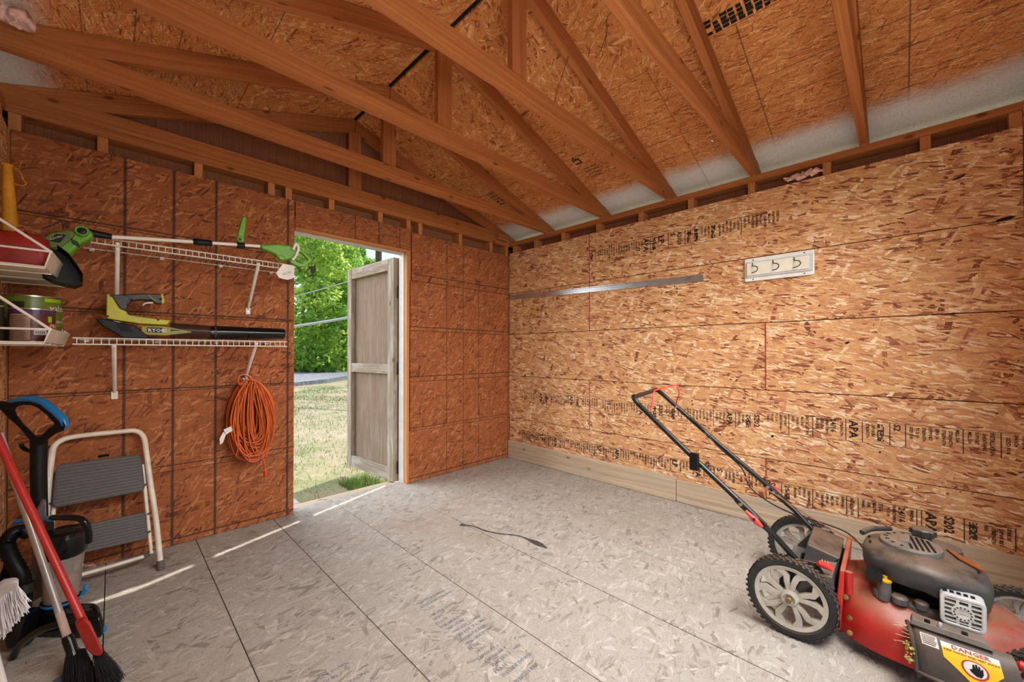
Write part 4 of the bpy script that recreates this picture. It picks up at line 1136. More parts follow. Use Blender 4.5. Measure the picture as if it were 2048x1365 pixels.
mo = empty('lawn_mower', (MX, MYR, 0), 'red and black push lawn mower parked by the right wall', 'lawn mower')

def wheel(c, r, w, out, name, nlug=44, spokes=5):
    """c centre, out = +1/-1 outward direction along X"""
    c = Vector(c); ax = Vector((out, 0, 0))
    wroot = MB().lathe(c, ax, [(r * 0.80, -w / 2), (r * 0.955, -w / 2), (r * 0.975, -w * 0.30), (r * 0.975, w * 0.30), (r * 0.955, w / 2), (r * 0.84, w / 2), (r * 0.80, w * 0.40)], 48, caps=False).build(name, M['tyre'], mo)
    m = MB()
    for k in range(nlug):        # chevron tread lugs
        for sgn in (1, -1):
            a0 = 2 * math.pi * (k + (0.5 if sgn < 0 else 0)) / nlug
            da = 2 * math.pi / nlug
            P = []
            for rr_ in (r * 0.972, r):
                for hh, aa in ((0.01 * sgn, 0.0), (0.50 * sgn, 0.62), (0.50 * sgn, 1.06), (0.01 * sgn, 0.5)):
                    a = a0 + aa * da
                    P.append(c + ax * (hh * w) + Vector((0, math.cos(a), math.sin(a))) * rr_)
            m.hexa(P)
    m.build('tread', M['tyre'], wroot, flat=True, kind='stuff')
    ro = MB().lathe(c, ax, [(r * 0.80, -w * 0.40), (r * 0.80, w * 0.42), (r * 0.785, w * 0.46), (r * 0.70, w * 0.36), (r * 0.70, -w * 0.40), (r * 0.80, -w * 0.40)], 48, caps=False).build('rim', M['rim'], wroot)
    MB().lathe(c, ax, [(r * 0.72, -w * 0.22), (r * 0.72, -w * 0.18), (0.012, -w * 0.18)], 40)
    hub = MB().lathe(c, ax, [(r * 0.20, -w * 0.45), (r * 0.20, w * 0.40), (r * 0.165, w * 0.60), (r * 0.13, w * 0.64), (r * 0.125, w * 0.52), (0.0, w * 0.52)], 28).build('hub', M['rim'], wroot)
    MB().lathe(c + ax * (w * 0.53), ax, [(r * 0.075, 0), (r * 0.07, 0.006), (r * 0.04, 0.010), (0, 0.010)], 12).build('axle_nut', M['brass'], hub)
    def pol(rad, ang, h): return c + ax * h + Vector((0, math.cos(ang), math.sin(ang))) * rad
    for k in range(spokes):
        base = 2 * math.pi * k / spokes + 0.35
        for sgn in (1, -1):       # a pair of bent spokes leaning apart
            a_in, a_mid, a_out = base + sgn * 0.22, base + sgn * 0.20, base + sgn * 0.40
            front = [(0.16, a_in - .30), (0.40, a_mid - .17), (0.55, a_mid - .10), (0.745, a_out - .17), (0.745, a_out + .17), (0.56, a_mid + .16), (0.40, a_mid + .15), (0.16, a_in + .30)]
            poly = [pol(r * q, a, w * (0.34 if q > 0.5 else 0.30)) for q, a in front]
            MB().prism(poly, ax * (-w * 0.34)).build('spoke', M['rim'], wroot, bevel=0.002)
        MB().prism([pol(r * q, base + a, w * 0.20) for q, a in ((0.18, -.2), (0.36, -.12), (0.36, .12), (0.18, .2))], ax * (-w * 0.1)).build('web', M['rim_dark'], wroot)
    return wroot
nw = onZ(1581, 1194, .137)
wheel((nw.x, nw.y, 0.139), 0.139, 0.046, -1, 'rear_wheel')
wheel((2.215, 0.315, 0.139), 0.139, 0.046, 1, 'rear_wheel')
wheel((1.790, -0.300, 0.104), 0.104, 0.044, -1, 'front_wheel', nlug=34)
wheel((2.205, -0.290, 0.104), 0.104, 0.044, 1, 'front_wheel', nlug=34)
MB().tube([(nw.x, 0.292, 0.137), (2.21, 0.312, 0.137)], 0.007, 8).build('rear_axle', M['dark_steel'], mo)
MB().tube([(1.79, -0.30, 0.104), (2.20, -0.29, 0.104)], 0.006, 8).build('front_axle', M['dark_steel'], mo)

# deck: lofted pressed steel shell
def deck_ring(inset, z, zr=0.0, n=56):
    P = []
    cy, hl, hw = -0.085, 0.265 - inset, 0.228 - inset
    for k in range(n):
        a = 2 * math.pi * k / n
        ca, sa = math.cos(a), math.sin(a)
        e = 3.2 if sa > 0 else 2.3            # square tail, rounded nose
        x = MX + 0.005 + hw * math.copysign(abs(ca) ** (2 / e), ca)
        y = cy + hl * math.copysign(abs(sa) ** (2 / e), sa)
        lift = zr * max(0.0, (y - (cy - 0.0)) / 0.26) ** 1.3
        P.append((x, y, z + lift))
    return P
rings = [deck_ring(0.006, 0.046), deck_ring(0.0, 0.048), deck_ring(0.0, 0.060, 0.02), deck_ring(0.006, 0.105, 0.05), deck_ring(0.024, 0.136, 0.07), deck_ring(0.050, 0.152, 0.08),
         deck_ring(0.066, 0.170, 0.07), deck_ring(0.085, 0.188, 0.05), deck_ring(0.12, 0.196, 0.02), deck_ring(0.17, 0.197)]
dk = MB().loft(rings, cap0=False, cap1=True).build('deck', M['red_paint'], mo, angle=50)
for y, z in ((0.135, 0.20), (0.125, 0.135), (0.125, 0.085)):
    p = Vector((1.742, y, z))
    MB().lathe(p + Vector((0.0, 0, 0)), (-1, 0, 0.1), [(0.0085, 0), (0.0075, 0.003), (0.004, 0.0045), (0, 0.0045)], 14).build('bolt', M['brass'], dk)
for z in (0.150, 0.105):
    MB().box((1.735, 0.150, z - 0.014), (1.744, 0.160, z + 0.014)).build('slot', M['black'], dk)
# raised rear plate, its rolled lip and grey chute fairing
MB().hexa([(1.752, 0.150, 0.075), (2.18, 0.155, 0.075), (2.18, 0.175, 0.075), (1.752, 0.170, 0.075), (1.80, 0.140, 0.262), (2.16, 0.145, 0.262), (2.16, 0.160, 0.262), (1.80, 0.155, 0.262)]).build('rear_plate', M['red_paint'], mo, bevel=0.004)
MB().tube([(1.800, 0.130, 0.19), (1.806, 0.132, 0.262)], 0.012, 10).build('plate_lip', M['red_paint'], mo)
rg = []
for k in range(9):
    a = math.pi * 0.5 * k / 8
    rg.append([(1.755 + 0.0 * k, 0.172 + 0.105 * math.cos(a), 0.135 + 0.11 * math.sin(a)), (2.13, 0.172 + 0.105 * math.cos(a), 0.135 + 0.11 * math.sin(a)), (2.13, 0.168, 0.132), (1.755, 0.168, 0.132)])
MB().loft(rg).build('rear_fairing', M['mower_grey'], mo)
fl = [onX(1612, 1140, 1.93), onX(1620, 1068, 1.99), onX(1648, 1066, 2.10), onX(1690, 1107, 2.12), onX(1684, 1118, 2.03)]
MB().hexa([(1.86, 0.270, 0.175), (2.15, 0.275, 0.175), (2.15, 0.25, 0.16), (1.86, 0.245, 0.16), (1.90, 0.262, 0.285), (2.12, 0.268, 0.285), (2.12, 0.165, 0.262), (1.90, 0.160, 0.262)]).build('rear_flap', M['mower_black'], mo, bevel=0.006)
MB().box((2.13, 0.215, 0.235), (2.155, 0.245, 0.275)).build('flap_stop', M['mower_grey'], mo, bevel=0.005)

# chassis of the handle brackets
for x in (1.775, 2.150):
    MB().prism([(x, 0.33, 0.12), (x, 0.20, 0.12), (x, 0.165, 0.20), (x, 0.215, 0.272), (x, 0.262, 0.268), (x, 0.33, 0.17)], (0.006, 0, 0)).build('handle_bracket', M['mower_black'], mo, bevel=0.002)
MB().prism([(2.148, 0.345, 0.165), (2.148, 0.30, 0.165), (2.148, 0.28, 0.09), (2.148, 0.31, 0.06), (2.148, 0.35, 0.09)], (-0.004, 0, 0)).build('height_plate', M['steel'], mo)
kn = MB().tube([(1.775, 0.215, 0.268), (1.770, 0.205, 0.276), (1.768, 0.182, 0.276), (1.770, 0.172, 0.266)], [0.006, 0.012, 0.013, 0.007], 12).build('locking_knob', M['red_plastic'], mo)
for k in range(3): MB().box((1.763, 0.183 + k * 0.008, 0.286), (1.777, 0.186 + k * 0.008, 0.2905)).build('knob_rib', M['rim_dark'], kn)

# folding handle
base_n, base_f = Vector((1.772, 0.250, 0.258)), Vector((2.155, 0.262, 0.258))
mid_n, mid_f = atD(1495, 1022, 1.50), atD(1548, 986, 1.845)
top_n, top_f = atD(1274, 806, 1.82), atD(1322, 786, 2.15)
MB().tube([base_n + Vector((0, 0.0, -0.02)), base_n.lerp(mid_n, 0.5), mid_n, mid_n.lerp(top_n, 0.06)], 0.0105, 12).build('lower_handle', M['tube_black'], mo)
MB().tube([base_f + Vector((0, 0.0, -0.02)), base_f.lerp(mid_f, 0.5), mid_f, mid_f.lerp(top_f, 0.05)], 0.0105, 12).build('lower_handle', M['tube_black'], mo)
off = Vector((0.0, -0.016, 0.010))
un, uf = top_n - mid_n, top_f - mid_f
lastn, lastf = atD(1267, 795, 1.835), atD(1313, 780, 2.165)
cr = spline([mid_n - un.normalized() * 0.045 + off * 0.2, mid_n + off * 0.3, mid_n.lerp(top_n, 0.5), mid_n.lerp(top_n, 0.86), mid_n.lerp(top_n, 0.97)], 6)
cn = [mid_n.lerp(top_n, 0.99), lastn, lastn.lerp(lastf, 0.10)]
cf = [lastn.lerp(lastf, 0.88), lastf, mid_f.lerp(top_f, 0.98)]
cr2 = spline([mid_f.lerp(top_f, 0.94), mid_f.lerp(top_f, 0.5), mid_f + off * 0.3, mid_f - uf.normalized() * 0.045 + off * 0.2], 6)
MB().tube(cr + spline(cn, 4) + spline(cf, 4) + cr2, 0.0108, 12).build('upper_handle', M['tube_black'], mo)
for p, d in ((mid_n, un), (mid_f, uf)):
    d = d.normalized()
    MB().bar(p - d * 0.07 + off * 0.2, p + d * 0.055 + off * 0.2, 0.013, 0.026, (1, 0, 0)).build('flattened_joint', M['tube_black'], mo, bevel=0.004)
d = un.normalized()
q = mid_n - d * 0.035 + Vector((-0.014, 0, 0))
pr = Vector((-0.3, 0.55, 0.8)).normalized()
k1 = MB().tube([q - d * 0.036 + pr * 0.004, q - d * 0.022, q, q + d * 0.022, q + d * 0.036 + pr * 0.004], [0.005, 0.008, 0.0125, 0.008, 0.005], 10).build('wing_knob', M['red_plastic'], mo)
MB().lathe(q + Vector((-0.010, 0, 0.004)), (-1, 0, 0.4), [(0.006, 0), (0.005, 0.004), (0, 0.004)], 10).build('bolt', M['dark_steel'], k1)
MB().lathe(mid_n + d * 0.028 + Vector((-0.008, 0, 0.003)), (-1, 0, 0.4), [(0.0085, 0), (0.007, 0.004), (0, 0.004)], 8).build('bolt', M['brass'], mo)
d = uf.normalized()
for k in (0.03, 0.0, -0.03):
    MB().lathe(mid_f + d * k + Vector((-0.009, 0, 0.003)), (-1, 0, 0.4), [(0.0085, 0), (0.006, 0.005), (0, 0.005)], 10).build('bolt', M['steel'], mo)
MB().tube([mid_f + Vector((0.012, 0, 0)) - d * 0.03, mid_f + Vector((0.026, 0, 0.012)), mid_f + Vector((0.012, 0, 0.01)) + d * 0.03], [0.005, 0.01, 0.005], 8).build('wing_knob', M['red_plastic'], mo)
# bail lever
b = [atD(1301, 822, 1.795), atD(1306, 800, 1.80), atD(1308, 785, 1.815), atD(1314, 780, 1.83), atD(1350, 771, 1.99), atD(1356, 775, 2.0), atD(1358, 790, 2.0), atD(1354, 800, 2.02), atD(1352, 812, 2.06)]
MB().tube(spline(b, 5), 0.0034, 8).build('bail_lever', M['red_plastic'], mo)
# rope guide block and control cables
p = mid_n.lerp(top_n, 0.415)
MB().bar(p + Vector((-0.024, 0, 0.036)), p + Vector((-0.02, 0, -0.034)), 0.022, 0.034, (1, 0, 0)).build('control_block', M['black'], mo, bevel=0.003)
p2 = mid_n.lerp(top_n, 0.355)
MB().tube([p2 + Vector((-0.012, 0, 0.0)), p2 + Vector((0.03, -0.008, 0.018)), p2 + Vector((0.040, -0.01, 0.006)), p2 + Vector((0.018, -0.01, -0.008))], 0.0045, 8).build('rope_guide', M['dark_steel'], mo)
MB().tube(spline([p2 + Vector((0.03, -0.01, 0.008)), atD(1500, 960, 1.55), atD(1640, 1046, 1.56), atD(1730, 1092, 1.50), atD(1770, 1108, 1.46)], 6), 0.0021, 6).build('starter_rope', M['copper'], mo)
MB().tube(spline([mid_f.lerp(top_f, 0.80), mid_f.lerp(top_f, 0.60) + Vector((-.014, 0, 0.01)), mid_f.lerp(top_f, 0.45) + Vector((-.012, 0, -0.012)), atD(1482, 935, 1.93), atD(1500, 975, 1.90), atD(1540, 1006, 1.86), atD(1590, 1030, 1.80),
                  atD(1640, 1045, 1.74), atD(1690, 1064, 1.68), atD(1716, 1085, 1.64), atD(1728, 1100, 1.60)], 6), 0.0030, 7).build('control_cable', M['cable'], mo)
for k in (0.30, 0.52, 0.72): MB().tube([mid_f.lerp(top_f, k), mid_f.lerp(top_f, k + 0.012)], 0.0125, 10).build('cable_tie', M['cable'], mo)
for k in (0.56, 0.84): MB().lathe(mid_f.lerp(top_f, k) + Vector((-0.0105, 0, 0.0)), (-1, 0, 0.2), [(0.006, 0), (0.004, 0.003), (0, 0.003)], 8).build('tube_hole', M['steel'], mo)
MB().tube([mid_f - uf.normalized() * 0.16, mid_f - uf.normalized() * 0.172], 0.0135, 10).build('tube_clip', M['steel'], mo)

# engine
EX, EY = 1.955, -0.050
def egg(cx, cy, hx, hy0, hy1, z, n=48, e=2.4, dz=None):
    P = []
    for k in range(n):
        a = 2 * math.pi * k / n
        ca, sa = math.cos(a), math.sin(a)
        x = cx + hx * math.copysign(abs(ca) ** (2 / e), ca)
        y = cy + (hy0 if sa > 0 else hy1) * math.copysign(abs(sa) ** (2 / e), sa)
        P.append((x, y, z + (dz(x, y) if dz else 0)))
    return P
MB().loft([egg(EX, EY, 0.135, 0.12, 0.14, 0.186), egg(EX, EY, 0.135, 0.12, 0.14, 0.202), egg(EX, EY, 0.120, 0.105, 0.125, 0.208)]).build('engine_base', M['mower_grey'], mo)
MB().loft([egg(EX + 0.02, EY, 0.095, 0.09, 0.12, 0.205, e=4), egg(EX + 0.02, EY, 0.095, 0.09, 0.12, 0.30, e=4)]).build('engine_block', M['black'], mo)
tilt = lambda x, y: -0.022 * max(0, (EY - y)) / 0.14 * 1.2
rings = [egg(EX, EY, 0.146, 0.148, 0.150, 0.268, dz=lambda x, y: tilt(x, y) * 1.6), egg(EX, EY, 0.152, 0.152, 0.156, 0.285, dz=tilt), egg(EX, EY, 0.152, 0.152, 0.156, 0.318, dz=tilt), egg(EX, EY, 0.146, 0.146, 0.149, 0.334, dz=tilt),
         egg(EX, EY, 0.128, 0.126, 0.130, 0.345, dz=tilt), egg(EX, EY, 0.10, 0.10, 0.10, 0.352, dz=tilt), egg(EX, EY + 0.015, 0.075, 0.075, 0.07, 0.356, dz=tilt)]
sh = MB().loft(rings).build('engine_shroud', M['mower_black'], mo, angle=60)
# notch behind the shroud where the oil filler shows
MB().box((1.795, 0.045, 0.262), (1.83, 0.085, 0.292)).build('shroud_notch', M['black'], mo)
# starter grille
gc = Vector((EX + 0.005, EY + 0.028, 0.357))
gr = MB().loft([egg(gc.x, gc.y, 0.088, 0.080, 0.080, 0.350, e=2), egg(gc.x, gc.y, 0.086, 0.078, 0.078, 0.362, e=2), egg(gc.x, gc.y, 0.078, 0.070, 0.070, 0.367, e=2)]).build('starter_grille', M['mower_grey'], mo)
for k in range(8):
    y = gc.y - 0.050 + k * 0.0135
    if y > gc.y + 0.012: continue
    hw = 0.070 * math.sqrt(max(0.05, 1 - ((y - gc.y) / 0.074) ** 2))
    MB().bar((gc.x - hw, y - 0.008, 0.3675), (gc.x + hw * 0.75, y + 0.008, 0.3675), 0.0065, 0.004).build('grille_slot', M['black'], gr, bevel=0.001)
for k in range(7):
    a = math.radians(20 + k * 24)
    p = gc + Vector((-math.cos(a) * 0.064, math.sin(a) * 0.056, 0.0102))
    MB().bar(p, p + Vector((-math.cos(a) * 0.006, math.sin(a) * 0.012, 0)), 0.006, 0.003).build('grille_slot', M['black'], gr)
MB().hexa([(gc.x - 0.03, gc.y - 0.002, 0.365), (gc.x + 0.045, gc.y - 0.002, 0.365), (gc.x + 0.045, gc.y + 0.035, 0.365), (gc.x - 0.03, gc.y + 0.035, 0.365),
           (gc.x - 0.025, gc.y + 0.002, 0.378), (gc.x + 0.04, gc.y + 0.002, 0.378), (gc.x + 0.04, gc.y + 0.025, 0.374), (gc.x - 0.025, gc.y + 0.025, 0.374)]).build('grille_cap', M['mower_grey'], gr, bevel=0.003)
MB().prism([(EX + 0.02, EY - 0.085, 0.3405), (EX + 0.075, EY - 0.06, 0.345), (EX + 0.055, EY - 0.13, 0.326), (EX + 0.0, EY - 0.138, 0.324)], (0, 0, 0.004)).build('engine_decal', M['copper'], mo)
for x, y in ((EX - 0.03, EY + 0.13), (EX + 0.02, EY + 0.135), (EX - 0.07, EY - 0.12)):
    MB().box((x - 0.006, y - 0.003, 0.343), (x + 0.006, y + 0.003, 0.3475)).build('shroud_slot', M['black'], sh)
# fuel tank and cap on the wall side
MB().loft([egg(EX + 0.115, EY - 0.005, 0.055, 0.085, 0.10, 0.24, e=3), egg(EX + 0.115, EY - 0.005, 0.058, 0.09, 0.105, 0.30, e=3), egg(EX + 0.115, EY - 0.005, 0.05, 0.08, 0.095, 0.340, e=3), egg(EX + 0.115, EY, 0.035, 0.06, 0.06, 0.350, e=3)]).build('fuel_tank', M['mower_black'], mo)
cc_ = Vector((EX + 0.095, -0.055, 0.356))
cp = MB().lathe(cc_, (0, 0, 1), [(0.022, 0), (0.024, 0.012), (0.030, 0.014), (0.030, 0.034), (0.026, 0.038), (0, 0.038)], 20).build('fuel_cap', M['mower_black'], mo)
for k in range(8):
    a = 2 * math.pi * k / 8
    MB().box((cc_.x + 0.030 * math.cos(a) - 0.005, cc_.y + 0.030 * math.sin(a) - 0.005, cc_.z + 0.015), (cc_.x + 0.030 * math.cos(a) + 0.005, cc_.y + 0.030 * math.sin(a) + 0.005, cc_.z + 0.035)).build('cap_grip', M['mower_black'], cp, bevel=0.002)
MB().tube(spline([(EX + 0.02, EY + 0.155, 0.352), (EX + 0.07, EY + 0.13, 0.358), (EX + 0.13, EY + 0.08, 0.356)], 5), 0.009, 8).build('starter_handle', M['mower_black'], mo)
# oil filler with yellow dipstick
of = onX(1770, 1163, 1.822)
MB().tube([(1.828, 0.045, 0.20), (1.824, 0.042, 0.232), of], [0.020, 0.018, 0.016], 12).build('oil_filler', M['mower_grey'], mo)
MB().lathe(of, (0, 0, 1), [(0.017, 0), (0.018, 0.006), (0.012, 0.008), (0.006, 0.009), (0.006, 0.018), (0, 0.018)], 16).build('dipstick_cap', M['yellow_cap'], mo)
for x, y, r_ in ((1.83, 0.055, 0.017), (1.825, 0.005, 0.022), (1.832, -0.045, 0.018)):
    MB().lathe((x, y, 0.203), (0, 0, 1), [(r_, 0), (r_, 0.018), (r_ * 0.7, 0.024), (0, 0.024)], 12).build('engine_boss', M['mower_grey'], mo)
for k in range(3): MB().prism([(1.830 + 0.006 * k, -0.035 - 0.028 * k, 0.2085), (1.865, -0.035 - 0.028 * k, 0.2085), (1.868, -0.058 - 0.028 * k, 0.2085), (1.836 + 0.008 * k, -0.058 - 0.028 * k, 0.2085)], (0, 0, 0.003)).build('recess', M['black'], mo)
# muffler guard: slotted silver box
fx_ = 1.775
gy0, gy1, gz0, gz1 = -0.175, -0.083, 0.205, 0.298
mu = MB().prism(rounded(gy0, gy1, gz0, gz1, 0.014, fx_), (0.052, 0, 0), hole=rounded(gy0 + 0.010, gy1 - 0.010, gz0 + 0.010, gz1 - 0.010, 0.006, fx_)).build('muffler_guard', M['muffler'], mo, bevel=0.003)
MB().box((fx_ + 0.02, gy0 + 0.012, gz0 + 0.012), (fx_ + 0.045, gy1 - 0.012, gz1 - 0.012)).build('muffler', M['rim_dark'], mu)
for k in range(6):
    z = gz0 + 0.014 + k * 0.0128
    MB().box((fx_ + 0.002, gy0 + 0.008, z), (fx_ + 0.008, gy1 - 0.008, z + 0.0042)).build('guard_bar', M['muffler'], mu)
for y in (gy0 + 0.032, gy0 + 0.056): MB().box((fx_ + 0.0015, y - 0.003, gz0 + 0.008), (fx_ + 0.0085, y + 0.003, gz1 - 0.008)).build('guard_bar', M['muffler'], mu)
cm = Vector((fx_ + 0.001, (gy0 + gy1) / 2, (gz0 + gz1) / 2 - 0.001))
MB().lathe(cm + Vector((0.006, 0, 0)), (-1, 0, 0), [(0.024, 0), (0.023, 0.007), (0.019, 0.008), (0.012, 0.005), (0, 0.005)], 22).build('outlet_plate', M['muffler'], mu)
for k in range(14):
    a = 2 * math.pi * k / 14
    p = cm + Vector((-0.0022, math.cos(a) * 0.0175, math.sin(a) * 0.0175))
    MB().lathe(p, (-1, 0, 0), [(0.0021, 0), (0.0021, 0.0006)], 6).build('outlet_hole', M['black'], mu)
MB().lathe(cm + Vector((0.0, -0.022, -0.014)), (-1, 0, 0), [(0.005, 0), (0.004, 0.004), (0, 0.004)], 8).build('bolt', M['steel'], mu)
for k in range(5): MB().box((fx_ + 0.014, gy0 + 0.020 + k * 0.014, gz1 - 0.001), (fx_ + 0.030, gy0 + 0.029 + k * 0.014, gz1 + 0.0012)).build('guard_slot', M['black'], mu)
for k in range(5): MB().box((fx_ + 0.014, gy1 - 0.001, gz0 + 0.02 + k * 0.014), (fx_ + 0.040, gy1 + 0.0012, gz0 + 0.026 + k * 0.014)).build('guard_slot', M['black'], mu)

# side discharge deflector
def ch(u, v):       # u 0..1 along the hinge (rear to front), v 0..1 outwards and down
    x = 1.752 - 0.022 * v - 0.048 * v ** 0.7
    bul = math.sin(math.pi * min(1, max(0, u))) ** 0.35
    return Vector((x - 0.012 * bul * v, -0.012 - 0.205 * u - 0.02 * v, 0.188 - 0.012 * v - 0.092 * v ** 1.9))
m = MB()
nu, nv = 14, 8
G = [[ch(i / nu, j / nv) for j in range(nv + 1)] for i in range(nu + 1)]
for top in (0, 1):
    b0 = len(m.v)
    for i in range(nu + 1):
        for j in range(nv + 1):
            p = G[i][j].copy()
            if i in (0,): p.z -= 0.016
            if j == nv: p.z -= 0.006
            m.v.append(p + (Vector((0.004, 0, -0.006)) if top == 0 else Vector((0, 0, 0))))
    for i in range(nu):
        for j in range(nv):
            a = b0 + i * (nv + 1) + j
            m.face((a, a + 1, a + nv + 2, a + nv + 1))
cf_ = m.build('discharge_chute', M['mower_black'], mo, angle=60)
rim = [ch(0, j / 6) for j in range(7)] + [ch(i / 10, 1) for i in range(1, 11)]
MB().tube([p + Vector((0, 0, -0.003)) for p in rim], 0.006, 8).build('chute_rim', M['mower_black'], cf_)
MB().hexa([(1.728, -0.018, 0.190), (1.772, -0.018, 0.188), (1.772, -0.175, 0.188), (1.728, -0.185, 0.190), (1.736, -0.022, 0.206), (1.768, -0.022, 0.210), (1.768, -0.165, 0.210), (1.736, -0.170, 0.206)]).build('chute_hinge', M['mower_grey'], mo, bevel=0.003)
for y in (-0.055, -0.130): MB().box((1.738, y - 0.006, 0.2065), (1.752, y + 0.006, 0.2105)).build('hinge_slot', M['black'], mo)
MB().lathe((1.742, -0.082, 0.205), (-0.3, 0, 1), [(0.006, 0), (0.006, 0.012), (0.003, 0.016), (0, 0.016)], 10).build('hinge_pin', M['steel'], mo)
# warning decal on the chute
def chp(u, v, k=0.0014): return ch(u, v) + Vector((-0.0008, 0, 0.0012)) * (k / 0.0014)
M['decal_yellow'] = plain('yellow warning sticker', srgb(236, 178, 26), 0.4, mott=0.05)
M['decal_white'] = plain('off white sticker', srgb(218, 206, 196), 0.5, mott=0.05)
M['decal_red'] = plain('red sticker print', srgb(170, 52, 40), 0.5)
def patch(name, poly, mat, k):
    MB().add([chp(u, v, k) for u, v in poly], [tuple(range(len(poly)))]).build(name, mat, cf_)
def strip(name, u0, u1, v0, v1, mat, k):
    m = MB(); n = 6
    for i in range(n):
        for j in range(n):
            a, b, c, d = u0 + (u1 - u0) * i / n, u0 + (u1 - u0) * (i + 1) / n, v0 + (v1 - v0) * j / n, v0 + (v1 - v0) * (j + 1) / n
            m.quad(chp(a, c, k), chp(a, d, k), chp(b, d, k), chp(b, c, k))
    m.build(name, mat, cf_)
strip('warning_sticker', 0.30, 0.84, 0.42, 0.62, M['decal_yellow'], 0.0014)
m = MB(); n = 6
for i in range(n):
    f0, f1 = i / n, (i + 1) / n
    v0_, v1_ = 0.62 + 0.30 * f0, 0.62 + 0.30 * f1
    a0, a1 = 0.30 + 0.27 * f0, 0.30 + 0.27 * f1
    b0_, b1_ = 0.84 - 0.22 * f0, 0.84 - 0.22 * f1
    for k in range(5):
        g0, g1 = k / 5, (k + 1) / 5
        m.quad(chp(a0 + (b0_ - a0) * g0, v0_), chp(a1 + (b1_ - a1) * g0, v1_), chp(a1 + (b1_ - a1) * g1, v1_), chp(a0 + (b0_ - a0) * g1, v0_))
m.build('warning_sticker', M['decal_yellow'], cf_)
strip('danger_band', 0.30, 0.84, 0.30, 0.42, M['decal_white'], 0.0015)
strip('notice_sticker', 0.10, 0.27, 0.26, 0.52, M['decal_white'], 0.0013)
for k in range(6): strip('notice_line', 0.11, 0.26 - 0.01 * (k % 3), 0.285 + 0.038 * k, 0.303 + 0.038 * k, M['mower_black'], 0.0022)
# curved lettering on the chute: each letter bent onto the surface
def chute_text(s, u0, u1, vbase, vh, mat, bold=0.01):
    o = text(s, 1.0, (0, 0, 0), (1, 0, 0), (0, 1, 0), mat, None, bold=bold)
    me = o.data
    w = max(v.co.x for v in me.vertices); org = wloc(cf_)
    for v in me.vertices:
        v.co = chp(u0 + (u1 - u0) * v.co.x / w, vbase - vh * v.co.y / 0.72, 0.0026) - org
    o.parent = cf_
chute_text('DANGER', 0.40, 0.76, 0.405, 0.085, M['decal_red'], 0.02)
chute_text('KEEP HANDS AND FEET AWAY', 0.32, 0.83, 0.475, 0.035, M['black'], 0.01)
def disc(uc, vc, ru, rv, mat, name, k, n=24):
    poly = [(uc + ru * math.cos(2 * math.pi * i / n), vc + rv * math.sin(2 * math.pi * i / n)) for i in range(n)]
    patch(name, poly, mat, k)
disc(0.585, 0.655, 0.125, 0.145, M['decal_red'], 'warning_ring', 0.0020)
disc(0.585, 0.655, 0.105, 0.122, M['decal_white'], 'warning_disc', 0.0026)
patch('hand_symbol', [(0.53, 0.68), (0.56, 0.66), (0.57, 0.58), (0.585, 0.58), (0.59, 0.64), (0.595, 0.565), (0.612, 0.565), (0.614, 0.64), (0.622, 0.58), (0.637, 0.585), (0.636, 0.65), (0.648, 0.61), (0.66, 0.62), (0.655, 0.70), (0.63, 0.755), (0.585, 0.755), (0.55, 0.72)], M['black'], 0.0034)
# dried clippings and stray stalks
rr = random.Random(9)
m = MB()
for k in range(26):
    p = ch(0.0, 0.55 + 0.3 * rr.random()) + Vector((rr.uniform(-0.012, 0.01), rr.uniform(0.0, 0.022), rr.uniform(-0.022, 0.004)))
    m.lathe(p, (rr.uniform(-1, 1), rr.uniform(-1, 1), 1), [(0, -0.004), (rr.uniform(0.003, 0.006), 0), (0, 0.004)], 5)
m.build('clippings', M['clay'], mo, kind='stuff', flat=True)
m = MB()
for k in range(6):
    p = ch(0.0, 0.15 + 0.6 * rr.random())
    m.tube([p, p + Vector((rr.uniform(-0.02, 0.0), rr.uniform(0.02, 0.045), rr.uniform(-0.01, 0.016)))], 0.0007, 4)
m.build('grass_stalks', M['grass_dry'], mo, kind='stuff')
# height adjuster at the front wheel
MB().tube([(1.765, -0.215, 0.150), (1.752, -0.235, 0.168), (1.745, -0.262, 0.165), (1.745, -0.285, 0.148)], [0.008, 0.013, 0.013, 0.007], 10).build('height_lever', M['red_plastic'], mo)

# ------------------------------------------------------------------ step stool leaning on the back wall
M['tread'] = plain('dark grey ribbed plastic tread', srgb(74, 68, 64), 0.6, mott=0.08)
M['tread_rib'] = plain('worn tread rib', srgb(92, 84, 78), 0.55, mott=0.1)
M['rubber'] = plain('grey rubber foot', srgb(88, 84, 78), 0.7)
P0 = Vector((0.165, 2.496, 0.0)); P1 = Vector((-0.185, 2.470, 0.0)); P2 = Vector((0.0, 2.700, 0.64))
SN = (P1 - P0).cross(P2 - P0).normalized()
st = empty('step_stool', (0.0, 2.52, 0), 'folded two-step stool of ivory tube with grey treads, leaning on back wall', 'step stool')
Q = lambda x, y, k=0.0: onP(x, y, P0 + SN * k, SN)
if SN.y > 0: SN = -SN
fr_pts = [Q(321, 1128), Q(312, 1040), Q(300, 960), Q(292, 900)] + [Q(289, 880), Q(282, 868), Q(268, 862)] + [Q(240, 864), Q(180, 870), Q(138, 876)] + [Q(118, 884), Q(107, 896), Q(103, 915)] + [Q(98, 960), Q(92, 1030), Q(84, 1130), Q(80, 1175)]
MB().tube(spline(fr_pts, 5), 0.0115, 12).build('front_frame', M['cream_metal'], st)
MB().tube([Q(321, 1122), Q(322, 1142)], 0.0145, 12).build('foot', M['rubber'], st)
MB().tube([Q(80, 1170), Q(79, 1186)], 0.0145, 12).build('foot', M['rubber'], st)
